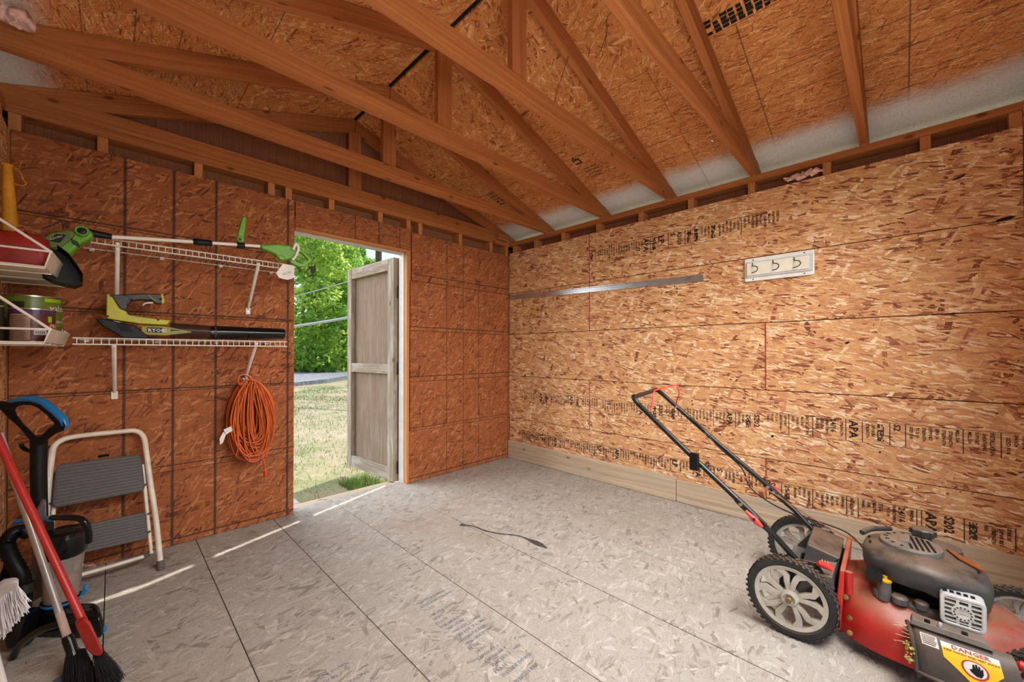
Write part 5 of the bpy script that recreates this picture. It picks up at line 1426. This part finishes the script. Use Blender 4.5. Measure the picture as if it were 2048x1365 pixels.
def tread(name, tl, tr2, br, bl, k, nr):
    a, b, c, d = Q(*tl, k), Q(*tr2, k), Q(*br, k), Q(*bl, k)
    ux, uy = (b - a).normalized(), (d - a).normalized()
    w, h = (b - a).length, (d - a).length
    def pt(x, y): return a.lerp(b, x).lerp(d.lerp(c, x), y)
    r = 0.07
    poly = []
    for cx_, cy_, t0 in ((1 - r, r * 1.8, -90), (1 - r, 1 - r * 1.8, 0), (r, 1 - r * 1.8, 90), (r, r * 1.8, 180)):
        for i in range(5):
            an = math.radians(t0 + 22.5 * i)
            poly.append(pt(cx_ + r * math.cos(an), cy_ + r * 1.8 * math.sin(an)))
    tr3 = MB().prism(poly, -SN * 0.020).build(name, M['tread'], st, bevel=0.003)
    for i in range(nr):
        y = 0.07 + 0.86 * i / (nr - 1)
        MB().bar(pt(0.03, y) + SN * 0.0005, pt(0.97, y) + SN * 0.0005, 0.004, 0.005, SN).build('rib', M['tread_rib'], tr3)
    return tr3, pt
t1, pt1 = tread('tread', (112, 930), (282, 908), (291, 982), (103, 1018), 0.022, 12)
text('COSCO', 0.034, pt1(0.56, 0.80) + SN * 0.0022, pt1(0.9, 0.76) - pt1(0.56, 0.76), pt1(0.5, 0.1) - pt1(0.5, 0.9), M['char'], t1, bold=0.006)
t2, pt2 = tread('tread', (130, 1058), (292, 1024), (296, 1078), (120, 1118), 0.016, 9)
MB().tube(spline([Q(198, 914, -.01), Q(206, 912, 0.0), Q(216, 911, -.01)], 4), 0.006, 8).build('latch', M['black'], st)
MB().tube([Q(285, 930, -0.012), Q(300, 1080, -0.012), Q(303, 1108, -0.012)], 0.0075, 10).build('rear_leg', M['cream_metal'], st)
MB().tube([Q(112, 960, -0.012), Q(100, 1100, -0.012), Q(98, 1160, -0.012)], 0.0075, 10).build('rear_leg', M['cream_metal'], st)
MB().tube(spline([Q(304, 1098, -0.014), Q(300, 1107, -0.018), Q(288, 1114, -0.02)], 4), 0.0095, 10).build('bar_end', M['rubber'], st)
MB().tube(spline([Q(290, 1113, -0.02), Q(230, 1131, -0.02), Q(160, 1151, -0.02), Q(100, 1168, -0.02)], 4), 0.0085, 10).build('rear_bar', M['cream_metal'], st)
for x, y in ((291, 970), (101, 1008), (298, 1028), (299, 1064)):
    MB().lathe(Q(x, y, 0.006), SN, [(0.005, 0), (0.004, 0.012), (0, 0.012)], 8).build('rivet', M['black'], st)

# ------------------------------------------------------------------ upright vacuum cleaner
M['blue'] = plain('bright blue plastic', srgb(34, 118, 178), 0.3, mott=0.05)
M['grey_plastic'] = plain('grey plastic', srgb(118, 120, 122), 0.45)
M['tan_foam'] = plain('tan filter pleats', srgb(186, 150, 110), 0.9)
t = NT('clear dusty dust cup')
t.col(srgb(222, 206, 196)); t.set(rough=0.14, trans=0.82, ior=1.25)
M['cup'] = t.m
M['cup_dust'] = plain('grey dust', srgb(176, 158, 146), 0.95, mott=0.2)
VD = 1.48
vc = atD(130, 1208, VD)
va = empty('vacuum_cleaner', (vc.x, vc.y, 0), 'black upright vacuum with blue grip and clear dust cup beside the step stool', 'vacuum cleaner')
V = lambda x, y, D=VD: atD(x, y, D)
MB().tube([V(78, 872, 1.53), V(77, 950, 1.53), V(80, 1040, 1.53), V(88, 1130, 1.53)], [0.0235, 0.023, 0.022, 0.025], 16).build('wand', M['black'], va)
# loop grip: built as a flat loop in the plane facing the room
lo_ = [(58, 880), (40, 858), (12, 832), (-8, 812), (0, 803), (22, 806), (40, 801), (66, 800), (88, 808), (112, 828), (126, 842), (131, 852), (128, 862), (112, 868), (92, 882), (82, 892), (70, 892)]
li_ = [(74, 876), (60, 862), (46, 848), (34, 832), (30, 820), (36, 813), (46, 811), (62, 811), (76, 817), (92, 830), (104, 842), (109, 848), (107, 853), (98, 858), (86, 870), (80, 876), (77, 877)]
vw = (_C - V(70, 850)).normalized(); vw.z = 0; vw.normalize()
MB().prism([V(x, y, 1.51) for x, y in lo_], -vw * 0.034, hole=[V(x, y, 1.51) for x, y in li_]).build('grip', M['black'], va, bevel=0.007, seg=3)
MB().tube([V(x, y, 1.51) - vw * 0.017 for x, y in ((22, 806), (40, 800.5), (66, 799), (89, 806.5), (113, 826.5), (127.5, 841), (131, 852), (126, 862))], [0.010, 0.0125, 0.0135, 0.0135, 0.0135, 0.013, 0.012, 0.006], 10).build('grip_pad', M['blue'], va)
MB().tube(spline([V(66, 905, 1.53), V(52, 900, 1.53), V(44, 894, 1.53), V(43, 888, 1.53)], 4), 0.007, 8).build('cord_hook', M['black'], va)
# spine and shoulder
MB().prism([V(x, y, 1.52) for x, y in ((72, 1018), (82, 998), (92, 998), (93, 1180), (56, 1200), (64, 1100))], vw * 0.05).build('spine', M['grey_plastic'], va, bevel=0.006)
MB().tube([V(50, 1042, 1.52), V(30, 1045, 1.52)], [0.007, 0.009], 8).build('side_button', M['blue'], va)
MB().prism([V(x, y, 1.50) for x, y in ((90, 1034), (108, 1036), (108, 1062), (92, 1064))], vw * 0.05).build('latch_block', M['char'], va, bevel=0.004)
MB().prism([V(x, y, 1.45) for x, y in ((90, 1032), (112, 1033), (106, 1041), (92, 1040))], vw * 0.03).build('latch', M['blue'], va, bevel=0.003)
# canister
top, bot = V(130, 1062, VD), V(122, 1200, VD)
ax = (top - bot).normalized(); L = (top - bot).length
rt_ = 0.058
MB().lathe(bot, ax, [(rt_ * 0.80, L * 0.0), (rt_ * 0.96, L * 0.66), (rt_ * 0.95, L * 0.665), (rt_ * 0.78, L * 0.01)], 32).build('dust_cup', M['cup'], va)
MB().lathe(bot, ax, [(rt_ * 0.70, L * 0.02), (rt_ * 0.76, L * 0.30), (rt_ * 0.45, L * 0.36), (0, L * 0.36)], 24).build('dust', M['cup_dust'], va)
MB().lathe(bot, ax, [(rt_ * 0.50, L * 0.37), (rt_ * 0.62, L * 0.60), (rt_ * 0.62, L * 0.66)], 24).build('cyclone', M['grey_plastic'], va)
MB().lathe(bot, ax, [(rt_ * 0.55, L * 0.55), (rt_ * 0.64, L * 0.60), (rt_ * 0.60, L * 0.62)], 24).build('cyclone_ring', M['blue'], va)
MB().lathe(bot, ax, [(rt_ * 0.97, L * 0.66), (rt_ * 1.06, L * 0.70), (rt_ * 1.08, L * 0.94), (rt_ * 1.02, L * 1.0), (rt_ * 0.72, L * 1.02), (rt_ * 0.5, L * 1.00), (0, L * 1.00)], 32).build('lid', M['black_gloss'], va)
MB().lathe(bot, ax, [(rt_ * 0.80, -L * 0.05), (rt_ * 0.90, -L * 0.03), (rt_ * 0.90, L * 0.02), (rt_ * 0.82, L * 0.03)], 28).build('cup_base', M['black'], va)
MB().lathe(bot, ax, [(rt_ * 0.915, -L * 0.015), (rt_ * 0.93, L * 0.0), (rt_ * 0.915, L * 0.018)], 28).build('base_trim', M['blue'], va)
text('POWER', 0.014, V(163, 1124, VD) + vw * 0.056, _rt, (0, 0, 1), M['paper'], va)
hd = spline([V(104, 1036, 1.44), V(130, 1036, 1.42), V(156, 1037, 1.41), V(170, 1046, 1.41), V(177, 1062, 1.42), V(178, 1085, 1.43)], 5)
MB().tube(hd, [0.010] * len(hd), 10).build('carry_handle', M['black_gloss'], va)
MB().tube([V(166, 1188, 1.43), V(172, 1178, 1.43), V(171, 1170, 1.43)], [0.008, 0.007, 0.004], 8).build('cup_latch', M['blue'], va)
# motor body, floor head, wheels
b0_ = V(108, 1225, 1.50)
MB().loft([[b0_ + _rt * x + vw * y + Vector((0, 0, z)) for x, y in ((-.07, -.05), (.045, -.05), (.06, .0), (.045, .05), (-.06, .05), (-.08, 0))] for z in (-0.10, -0.05, 0.0)] ).build('motor_body', M['black'], va, bevel=0.01)
hc = onZ(168, 1262, 0.0)
def hd_pt(r_, f_, z): return Vector((hc.x, hc.y, 0)) + hr * r_ + hf * f_ + Vector((0, 0, z))
hr = (_rt + Vector((0, 0, 0))).normalized(); hf = vw
MB().loft([[hd_pt(r_ * s, f_ * s, z) for r_, f_ in ((-.16, -.05), (.05, -.06), (.065, -.03), (.065, .05), (.05, .075), (-.17, .06), (-.20, .03), (-.19, -.03))] for s, z in ((1, 0.006), (1.04, 0.02), (1.02, 0.055), (0.90, 0.078), (0.7, 0.084))]).build('floor_head', M['black_gloss'], va, bevel=0.006, angle=30)
for k in range(2): MB().box((0, 0, 0), (0.001, 0.001, 0.001)) if False else MB().bar(hd_pt(-0.005 + 0.0, -0.012 + 0.03 * k, 0.085), hd_pt(0.034, -0.012 + 0.03 * k, 0.081), 0.016, 0.004).build('head_vent', M['char'], va)
MB().lathe(hd_pt(0.05, 0.03, 0.014), hr, [(0.0, -0.01), (0.013, -0.01), (0.013, 0.018), (0, 0.018)], 14).build('head_trim', M['blue'], va)
wc = V(48, 1295, 1.38)
MB().lathe((wc.x, wc.y, 0.062), -_rt + vw * 0.5, [(0.03, -0.02), (0.058, -0.018), (0.062, 0), (0.058, 0.018), (0.03, 0.022), (0, 0.022)], 28).build('wheel', M['black_gloss'], va)
# hose and lower tube
hs = spline([V(62, 1068, 1.50), V(40, 1062, 1.48), V(22, 1070, 1.46), V(14, 1090, 1.45), V(24, 1118, 1.44), V(42, 1150, 1.44), V(48, 1180, 1.45)], 9)
MB().tube(hs, [0.0215 + (0.0018 if i % 2 else -0.0012) for i in range(len(hs))], 14).build('hose', M['black'], va, angle=80)
MB().tube([V(48, 1168, 1.45), V(49, 1186, 1.45)], 0.026, 16).build('hose_cuff', M['char'], va)
MB().tube([V(48, 1184, 1.45), V(47, 1232, 1.45), V(45, 1262, 1.45)], [0.022, 0.020, 0.022], 14).build('hose_tube', M['black'], va)
MB().tube([V(46, 1256, 1.45), V(42, 1285, 1.45)], [0.0235, 0.027], 14).build('hose_end', M['cream_metal'], va)
for k in range(4):
    MB().tube(spline([V(22 + 5 * k, 1100, 1.56), V(2 + 5 * k, 1160, 1.56), V(8 + 5 * k, 1215, 1.56), V(26 + 3 * k, 1180, 1.57), V(30 + 3 * k, 1120, 1.57)], 5), 0.004, 6).build('power_cord', M['black'], va)
cb = spline([V(150, 1238, 1.30), V(120, 1248, 1.28), V(80, 1262, 1.28), V(40, 1290, 1.30), V(24, 1320, 1.32)], 6)
MB().tube(cb, 0.0105, 10).build('belt_hose', M['black_gloss'], va)
p_ = onZ(136, 1362, 0.018)
MB().lathe((p_.x, p_.y, 0.0), (0, 0, 1), [(0.045, 0.001), (0.048, 0.012), (0.04, 0.022), (0.0, 0.024)], 24).build('floor_scrubber', plain('blue grey scrubber', srgb(84, 96, 112), 0.4), None, label='small blue grey round scrubber on the floor at the bottom left', cat='scrubber')

# ------------------------------------------------------------------ brooms
M['broom_red'] = plain('red plastic broom', srgb(170, 44, 38), 0.35, mott=0.06)
M['broom_grey'] = plain('grey metal broom handle', srgb(176, 172, 168), 0.32, 0.35, mott=0.06)
M['sleeve'] = plain('pinkish paper sleeve', srgb(206, 184, 172), 0.7)
M['bristle'] = plain('black bristles', srgb(34, 32, 34), 0.7)
M['bristle_white'] = plain('white bristles', srgb(226, 226, 230), 0.5)
def bristles(root_pts, tip_pts, n, seed, mat, parent, r=0.0008, jit=0.006, name='bristles'):
    rr = random.Random(seed); m = MB()
    (a0, a1), (b0, b1) = root_pts, tip_pts
    for k in range(n):
        f = rr.random(); g = rr.uniform(-1, 1)
        p = a0.lerp(a1, f) + vw * g * 0.010
        q = b0.lerp(b1, min(1, max(0, f + rr.gauss(0, 0.05)))) + vw * g * 0.018 + Vector((rr.gauss(0, jit), rr.gauss(0, jit), rr.uniform(-0.012, 0.016)))
        q.z = max(q.z, 0.002) if tip_pts[0].z < 0.1 else q.z
        mid = p.lerp(q, 0.55) + Vector((rr.gauss(0, 0.002), rr.gauss(0, 0.002), 0))
        m.tube([p, mid, q], r, 4, caps=False)
    return m.build(name, mat, parent, kind='stuff')
RD = 1.24
br = empty('broom', onZ(232, 1362, 0), 'red broom with black bristles leaning in front of the vacuum', 'broom')
hb_, ht_ = atD(170, 1252, RD), atD(0, 888, RD + 0.045)
ht2 = hb_ + (ht_ - hb_) * 1.25
ht2.x = max(ht2.x, LX + 0.014)
MB().tube([hb_, ht_, ht2], 0.0105, 14).build('handle', M['broom_red'], br)
MB().prism([atD(x, y, RD - 0.02) for x, y in ((150, 1252), (156, 1246), (170, 1240), (176, 1246), (182, 1252), (206, 1304), (206, 1310), (198, 1316), (184, 1312), (172, 1300))], -vw * 0.034).build('head', M['broom_red'], br, bevel=0.007, seg=3)
bristles((atD(186, 1310, RD), atD(207, 1300, RD)), (onZ(206, 1385, 0.006), onZ(240, 1358, 0.006)), 420, 3, M['bristle'], br)
bg_ = empty('broom', onZ(150, 1385, 0), 'grey metal handled broom with black bristles, left of the red broom', 'broom')
GD = 1.27
hb2, ht3 = atD(134, 1272, GD), atD(6, 890, GD + 0.06)
MB().tube([hb2, ht3, hb2 + (ht3 - hb2) * 1.06], 0.0098, 14).build('handle', M['broom_grey'], bg_)
sl = lambda a, b: [hb2.lerp(ht3, a), hb2.lerp(ht3, b)]
MB().tube(sl(0.0, 0.115), 0.0102, 14).build('paper_sleeve', M['sleeve'], bg_)
MB().tube([hb2 + (hb2 - ht3) * 0.0, hb2 + (hb2 - ht3) * 0.02, hb2 + (hb2 - ht3) * 0.07, hb2 + (hb2 - ht3) * 0.11], [0.0125, 0.015, 0.014, 0.019], 14).build('socket', M['black_gloss'], bg_)
bristles((atD(132, 1302, GD), atD(172, 1300, GD)), (onZ(132, 1385, 0.006), onZ(192, 1375, 0.006)), 520, 5, M['bristle'], bg_, jit=0.008)
WD = 1.16
wb_ = empty('broom', atD(10, 1230, WD), 'white angled brush head with white bristles at the left edge of the floor', 'brush')
MB().prism([atD(x, y, WD) for x, y in ((-30, 1190), (8, 1166), (30, 1163), (37, 1166), (37, 1176), (20, 1190), (-10, 1208), (-34, 1216))], -vw * 0.034).build('head', plain('white brush plastic', srgb(222, 224, 230), 0.4), wb_, bevel=0.006, seg=3)
bristles((atD(-28, 1212, WD), atD(36, 1172, WD)), (atD(-24, 1300, WD), atD(57, 1216, WD)), 420, 8, M['bristle_white'], wb_, r=0.0009, jit=0.003)
MB().tube([atD(-10, 1310, WD), atD(6, 1370, WD - 0.03), atD(10, 1420, WD - 0.06)], 0.009, 12).build('handle', M['white_tube'], wb_)

# ------------------------------------------------------------------ corner rack trays on the left wall with the fuel can and paint cans
M['tray'] = plain('ivory plastic tray', srgb(222, 206, 188), 0.5, mott=0.08)
def rack(label, z_rim, z_bot, strut_top):
    o = empty('rack_shelf', (LX, 2.25, z_bot), label, 'rack shelf', 'rack shelves on the left wall')
    n0, n1 = Vector((-0.152, 2.08, 0)), Vector((-0.137, 2.60, 0))
    Z = lambda v, z: Vector((v.x, v.y, z))
    w0, w1 = Vector((LX + 0.004, 2.08, 0)), Vector((LX + 0.004, 2.60, 0))
    fl = 0.014                                  # flare of the rim
    th = 0.003
    i0, i1 = n0 - Vector((fl, 0, 0)), n1 - Vector((fl, 0, 0))
    MB().hexa([Z(w0, z_bot), Z(i0, z_bot), Z(i1, z_bot), Z(w1, z_bot), Z(w0, z_bot + th), Z(i0, z_bot + th), Z(i1, z_bot + th), Z(w1, z_bot + th)]).build('tray_floor', M['tray'], o)
    MB().hexa([Z(i0, z_bot), Z(i0, z_bot) + Vector((th, 0, 0)), Z(i1, z_bot) + Vector((th, 0, 0)), Z(i1, z_bot), Z(n0, z_rim), Z(n0, z_rim) + Vector((th, 0, 0)), Z(n1, z_rim) + Vector((th, 0, 0)), Z(n1, z_rim)]).build('tray_front', M['tray'], o)
    MB().tube([Z(n0, z_rim), Z(n1, z_rim)], 0.0045, 8).build('rim_rod', M['white_metal'], o)
    for a, b, c_ in ((w0, n0, i0), (w1, n1, i1)):
        MB().tube([Z(a, z_rim), Z(b, z_rim)], 0.0035, 8).build('side_rod', M['white_metal'], o)
        MB().tube([Z(a, z_bot - 0.004), Z(c_, z_bot - 0.004), Z(b, z_rim)], 0.0032, 8).build('side_rod', M['white_metal'], o)
        MB().tube([Z(a, z_rim + strut_top), Z(b, z_rim)], 0.0045, 8).build('strut', M['white_metal'], o)
    for y in (2.22, 2.40):
        MB().tube([Vector((LX + 0.004, y, z_bot - 0.004)), Vector((-0.16, y, z_bot - 0.004))], 0.0028, 8).build('under_rod', M['white_metal'], o)
    return o
zr1 = onX(98, 498, -0.152).z; zb1 = onX(60, 545, -0.19).z
zr2 = onX(97, 658, -0.152).z; zb2 = onX(91, 685, -0.160).z
rack('upper ivory tray rack on the left wall, holding the red fuel can', zr1, zr1 - 0.055, 0.135)
rack('lower ivory tray rack on the left wall, holding the paint cans', zr2, zb2, 0.16)
zf1 = zr1 - 0.055 + 0.0035; zf2 = zb2 + 0.0035

# fuel can
M['can_red'] = plain('faded red polyethylene', srgb(160, 44, 36), 0.45, mott=0.15, scale=12)
M['spout'] = plain('yellow spout plastic', srgb(222, 156, 46), 0.4, mott=0.1)
gcx, gcy = -0.242, 2.40
gc_ = empty('fuel_can', (gcx, gcy, zf1), 'red plastic fuel can with a tall yellow spout on the upper rack', 'fuel can')
def rrect(cx, cy, hx, hy, r, z, n=5):
    P = []
    for sx, sy, t0 in ((1, 1, 0), (-1, 1, 90), (-1, -1, 180), (1, -1, 270)):
        for i in range(n + 1):
            a = math.radians(t0 + 90 * i / n)
            P.append((cx + sx * (hx - r) + r * math.cos(a), cy + sy * (hy - r) + r * math.sin(a), z))
    return P
MB().loft([rrect(gcx, gcy, .066, .108, .02, zf1), rrect(gcx, gcy, .072, .115, .025, zf1 + .01), rrect(gcx, gcy, .073, .116, .028, zf1 + .10), rrect(gcx, gcy, .066, .108, .03, zf1 + .135), rrect(gcx, gcy, .045, .085, .03, zf1 + .150), rrect(gcx, gcy, .03, .05, .02, zf1 + .155)]).build('body', M['can_red'], gc_, angle=60)
cpz = zf1 + 0.153
scx = gcx - 0.035; scy = gcy + 0.035
cap_c = atD(23, 440, 1.585)
scx, scy = cap_c.x, cap_c.y
capo = MB().lathe((scx, scy, cpz), (0, 0, 1), [(0.032, 0), (0.034, 0.006), (0.034, 0.030), (0.028, 0.036), (0, 0.036)], 24).build('collar', M['black'], gc_)
for k in range(16):
    a = 2 * math.pi * k / 16
    MB().box((scx + 0.034 * math.cos(a) - 0.002, scy + 0.034 * math.sin(a) - 0.002, cpz + 0.004), (scx + 0.034 * math.cos(a) + 0.002, scy + 0.034 * math.sin(a) + 0.002, cpz + 0.030)).build('collar_ridge', M['black'], capo)
spz = cpz + 0.036
stop_ = atD(15, 334, 1.585)
MB().tube([(scx, scy, spz - 0.002), (scx - 0.002, scy, spz + 0.01), (stop_.x, stop_.y, stop_.z)], [0.024, 0.022, 0.0135], 18).build('spout', M['spout'], gc_)
MB().lathe(stop_, (0.05, 0.02, 1), [(0.018, 0), (0.019, 0.003), (0.017, 0.009), (0, 0.010)], 18).build('spout_cap', M['spout'], gc_)
S_ = lambda x, y: atD(x, y, 1.585)
MB().tube(spline([S_(26, 333), S_(36, 339), S_(43, 350), S_(47, 360), S_(52, 366), S_(49, 371), S_(40, 371), S_(26, 366)], 5), 0.0022, 7).build('cap_strap', M['spout'], gc_)
MB().loft([[(gcx + x, gcy + y, zf1 + z) for x, z in ((-.012, .148), (.012, .148), (.012, .166), (-.012, .166))] for y in (-0.10, -0.03)]).build('handle', M['can_red'], gc_, bevel=0.006)

# paint cans
M['can_green'] = plain('green paint can label', srgb(104, 116, 34), 0.3, mott=0.05)
M['can_dark'] = plain('dark can panel', srgb(46, 40, 30), 0.35)
M['can_lime'] = plain('lime label flash', srgb(150, 190, 40), 0.35)
M['can_brown'] = plain('red brown can label', srgb(92, 42, 34), 0.35, mott=0.05)
M['can_purple'] = plain('purple label band', srgb(78, 44, 92), 0.35)
M['can_tan'] = plain('tan label panel', srgb(166, 134, 116), 0.5)
M['can_red_l'] = plain('red label panel', srgb(170, 52, 40), 0.4)
M['tin'] = plain('bright tin rim', srgb(176, 170, 160), 0.25, 0.85)
def can(label, cx, cy, z, r, h, mat, n=40):
    o = empty('paint_can', (cx, cy, z), label, 'paint can')
    b = MB().lathe((cx, cy, z), (0, 0, 1), [(r, 0.004), (r, h - 0.006)], n).build('label_wrap', mat, o)
    MB().lathe((cx, cy, z), (0, 0, 1), [(r * 0.98, 0), (r * 1.02, 0.001), (r * 1.02, 0.004), (r, 0.005)], n).build('bottom_rim', M['tin'], o)
    MB().lathe((cx, cy, z + h - 0.006), (0, 0, 1), [(r * 0.99, 0), (r * 1.025, 0.001), (r * 1.025, 0.006), (r * 0.93, 0.007), (r * 0.9, 0.003), (r * 0.82, 0.004), (0, 0.004)], n).build('lid', M['tin'] , o)
    return o, b
def wrap(o, cx, cy, z, r, a0, a1, z0, z1, mat, name, k=0.0008, n=10):
    m = MB()
    for i in range(n):
        p, q = math.radians(a0 + (a1 - a0) * i / n), math.radians(a0 + (a1 - a0) * (i + 1) / n)
        c1, c2 = Vector((math.cos(p), math.sin(p), 0)) * (r + k), Vector((math.cos(q), math.sin(q), 0)) * (r + k)
        B_ = Vector((cx, cy, z))
        m.quad(B_ + c1 + Vector((0, 0, z0)), B_ + c2 + Vector((0, 0, z0)), B_ + c2 + Vector((0, 0, z1)), B_ + c1 + Vector((0, 0, z1)))
    return m.build(name, mat, o)
def wraptext(s, size, cx, cy, z, r, a0, zz, mat, o, bold=0.0):
    t_ = text(s, size, (0, 0, 0), (1, 0, 0), (0, 1, 0), mat, None, bold=bold)
    org = wloc(o)
    for v in t_.data.vertices:
        a = math.radians(a0) + v.co.x / r
        v.co = Vector((cx + (r + 0.0016) * math.cos(a), cy + (r + 0.0016) * math.sin(a), z + zz + v.co.y)) - org
    t_.parent = o
# the green gallon: axis seen at about pixel x=45
g_r, g_h = 0.083, 0.190
gx_, gy_ = -0.236, 2.535
to_cam = math.degrees(math.atan2(-gy_, -gx_))
o, b = can('green paint can on the lower rack, half hidden by the smaller can', gx_, gy_, zf2, g_r, g_h, M['can_green'])
wrap(o, gx_, gy_, zf2, g_r, to_cam + 24, to_cam + 70, g_h * 0.88, g_h * 0.955, M['can_lime'], 'label_flash')
wrap(o, gx_, gy_, zf2, g_r, to_cam - 44, to_cam - 12, g_h * 0.58, g_h * 0.86, M['can_dark'], 'label_spot')
wraptext('valspar', 0.036, gx_, gy_, zf2, g_r, to_cam + 34, g_h * 0.70, M['paper'], o, 0.001)
wraptext('Season', 0.024, gx_, gy_, zf2, g_r, to_cam + 36, g_h * 0.44, M['paper'], o, 0.004)
wrap(o, gx_, gy_, zf2, g_r, to_cam + 40, to_cam + 80, g_h * 0.385, g_h * 0.40, M['can_lime'], 'label_line')
bl_ = [Vector((gx_ + (g_r + 0.004) * math.cos(math.radians(to_cam + a)), gy_ + (g_r + 0.004) * math.sin(math.radians(to_cam + a)), zf2 + g_h * z)) for a, z in ((-50, 0.66), (-20, 0.50), (15, 0.32), (50, 0.24), (85, 0.26), (100, 0.40))]
MB().tube(spline(bl_, 4), 0.0014, 6).build('wire_handle', M['steel'], o)
q_r, q_h = 0.058, 0.126
qx, qy = -0.215, 2.335
tq = math.degrees(math.atan2(-qy, -qx))
o, b = can('red brown paint can with a tan label, in front of the green can', qx, qy, zf2, q_r, q_h, M['can_brown'])
wrap(o, qx, qy, zf2, q_r, tq - 78, tq + 80, q_h * 0.85, q_h * 0.94, M['can_purple'], 'label_band')
wrap(o, qx, qy, zf2, q_r, tq - 62, tq - 4, q_h * 0.06, q_h * 0.82, M['can_tan'], 'label_panel')
for k in range(16): wrap(o, qx, qy, zf2, q_r, tq - 58, tq - 14 - (k % 3) * 2, q_h * (0.10 + 0.044 * k), q_h * (0.116 + 0.044 * k), M['can_brown'], 'fine_print', 0.0012, 4)
wrap(o, qx, qy, zf2, q_r, tq + 42, tq + 84, q_h * 0.05, q_h * 0.58, M['can_red_l'], 'label_panel')
wrap(o, qx, qy, zf2, q_r, tq + 40, tq + 54, q_h * 0.60, q_h * 0.78, M['can_lime'], 'label_flash')
wrap(o, qx, qy, zf2, q_r, tq + 4, tq + 36, q_h * 0.22, q_h * 0.36, M['paper'], 'barcode', 0.0011)
for k in range(11): wrap(o, qx, qy, zf2, q_r, tq + 6 + k * 2.5, tq + 6 + k * 2.5 + (0.7, 1.4)[k % 2], q_h * 0.24, q_h * 0.34, M['black'], 'barcode_bar', 0.0016, 1)
wraptext('PRO', 0.020, qx, qy, zf2, q_r, tq + 46, q_h * 0.44, M['paper'], o)
wraptext('ML', 0.010, qx, qy, zf2, q_r, tq + 48, q_h * 0.20, M['paper'], o)
dx_, dy_ = -0.299, 2.30
o, b = can('narrow dark can squeezed against the left wall beside the red brown can', dx_, dy_, zf2, 0.0235, 0.130, M['can_dark'])
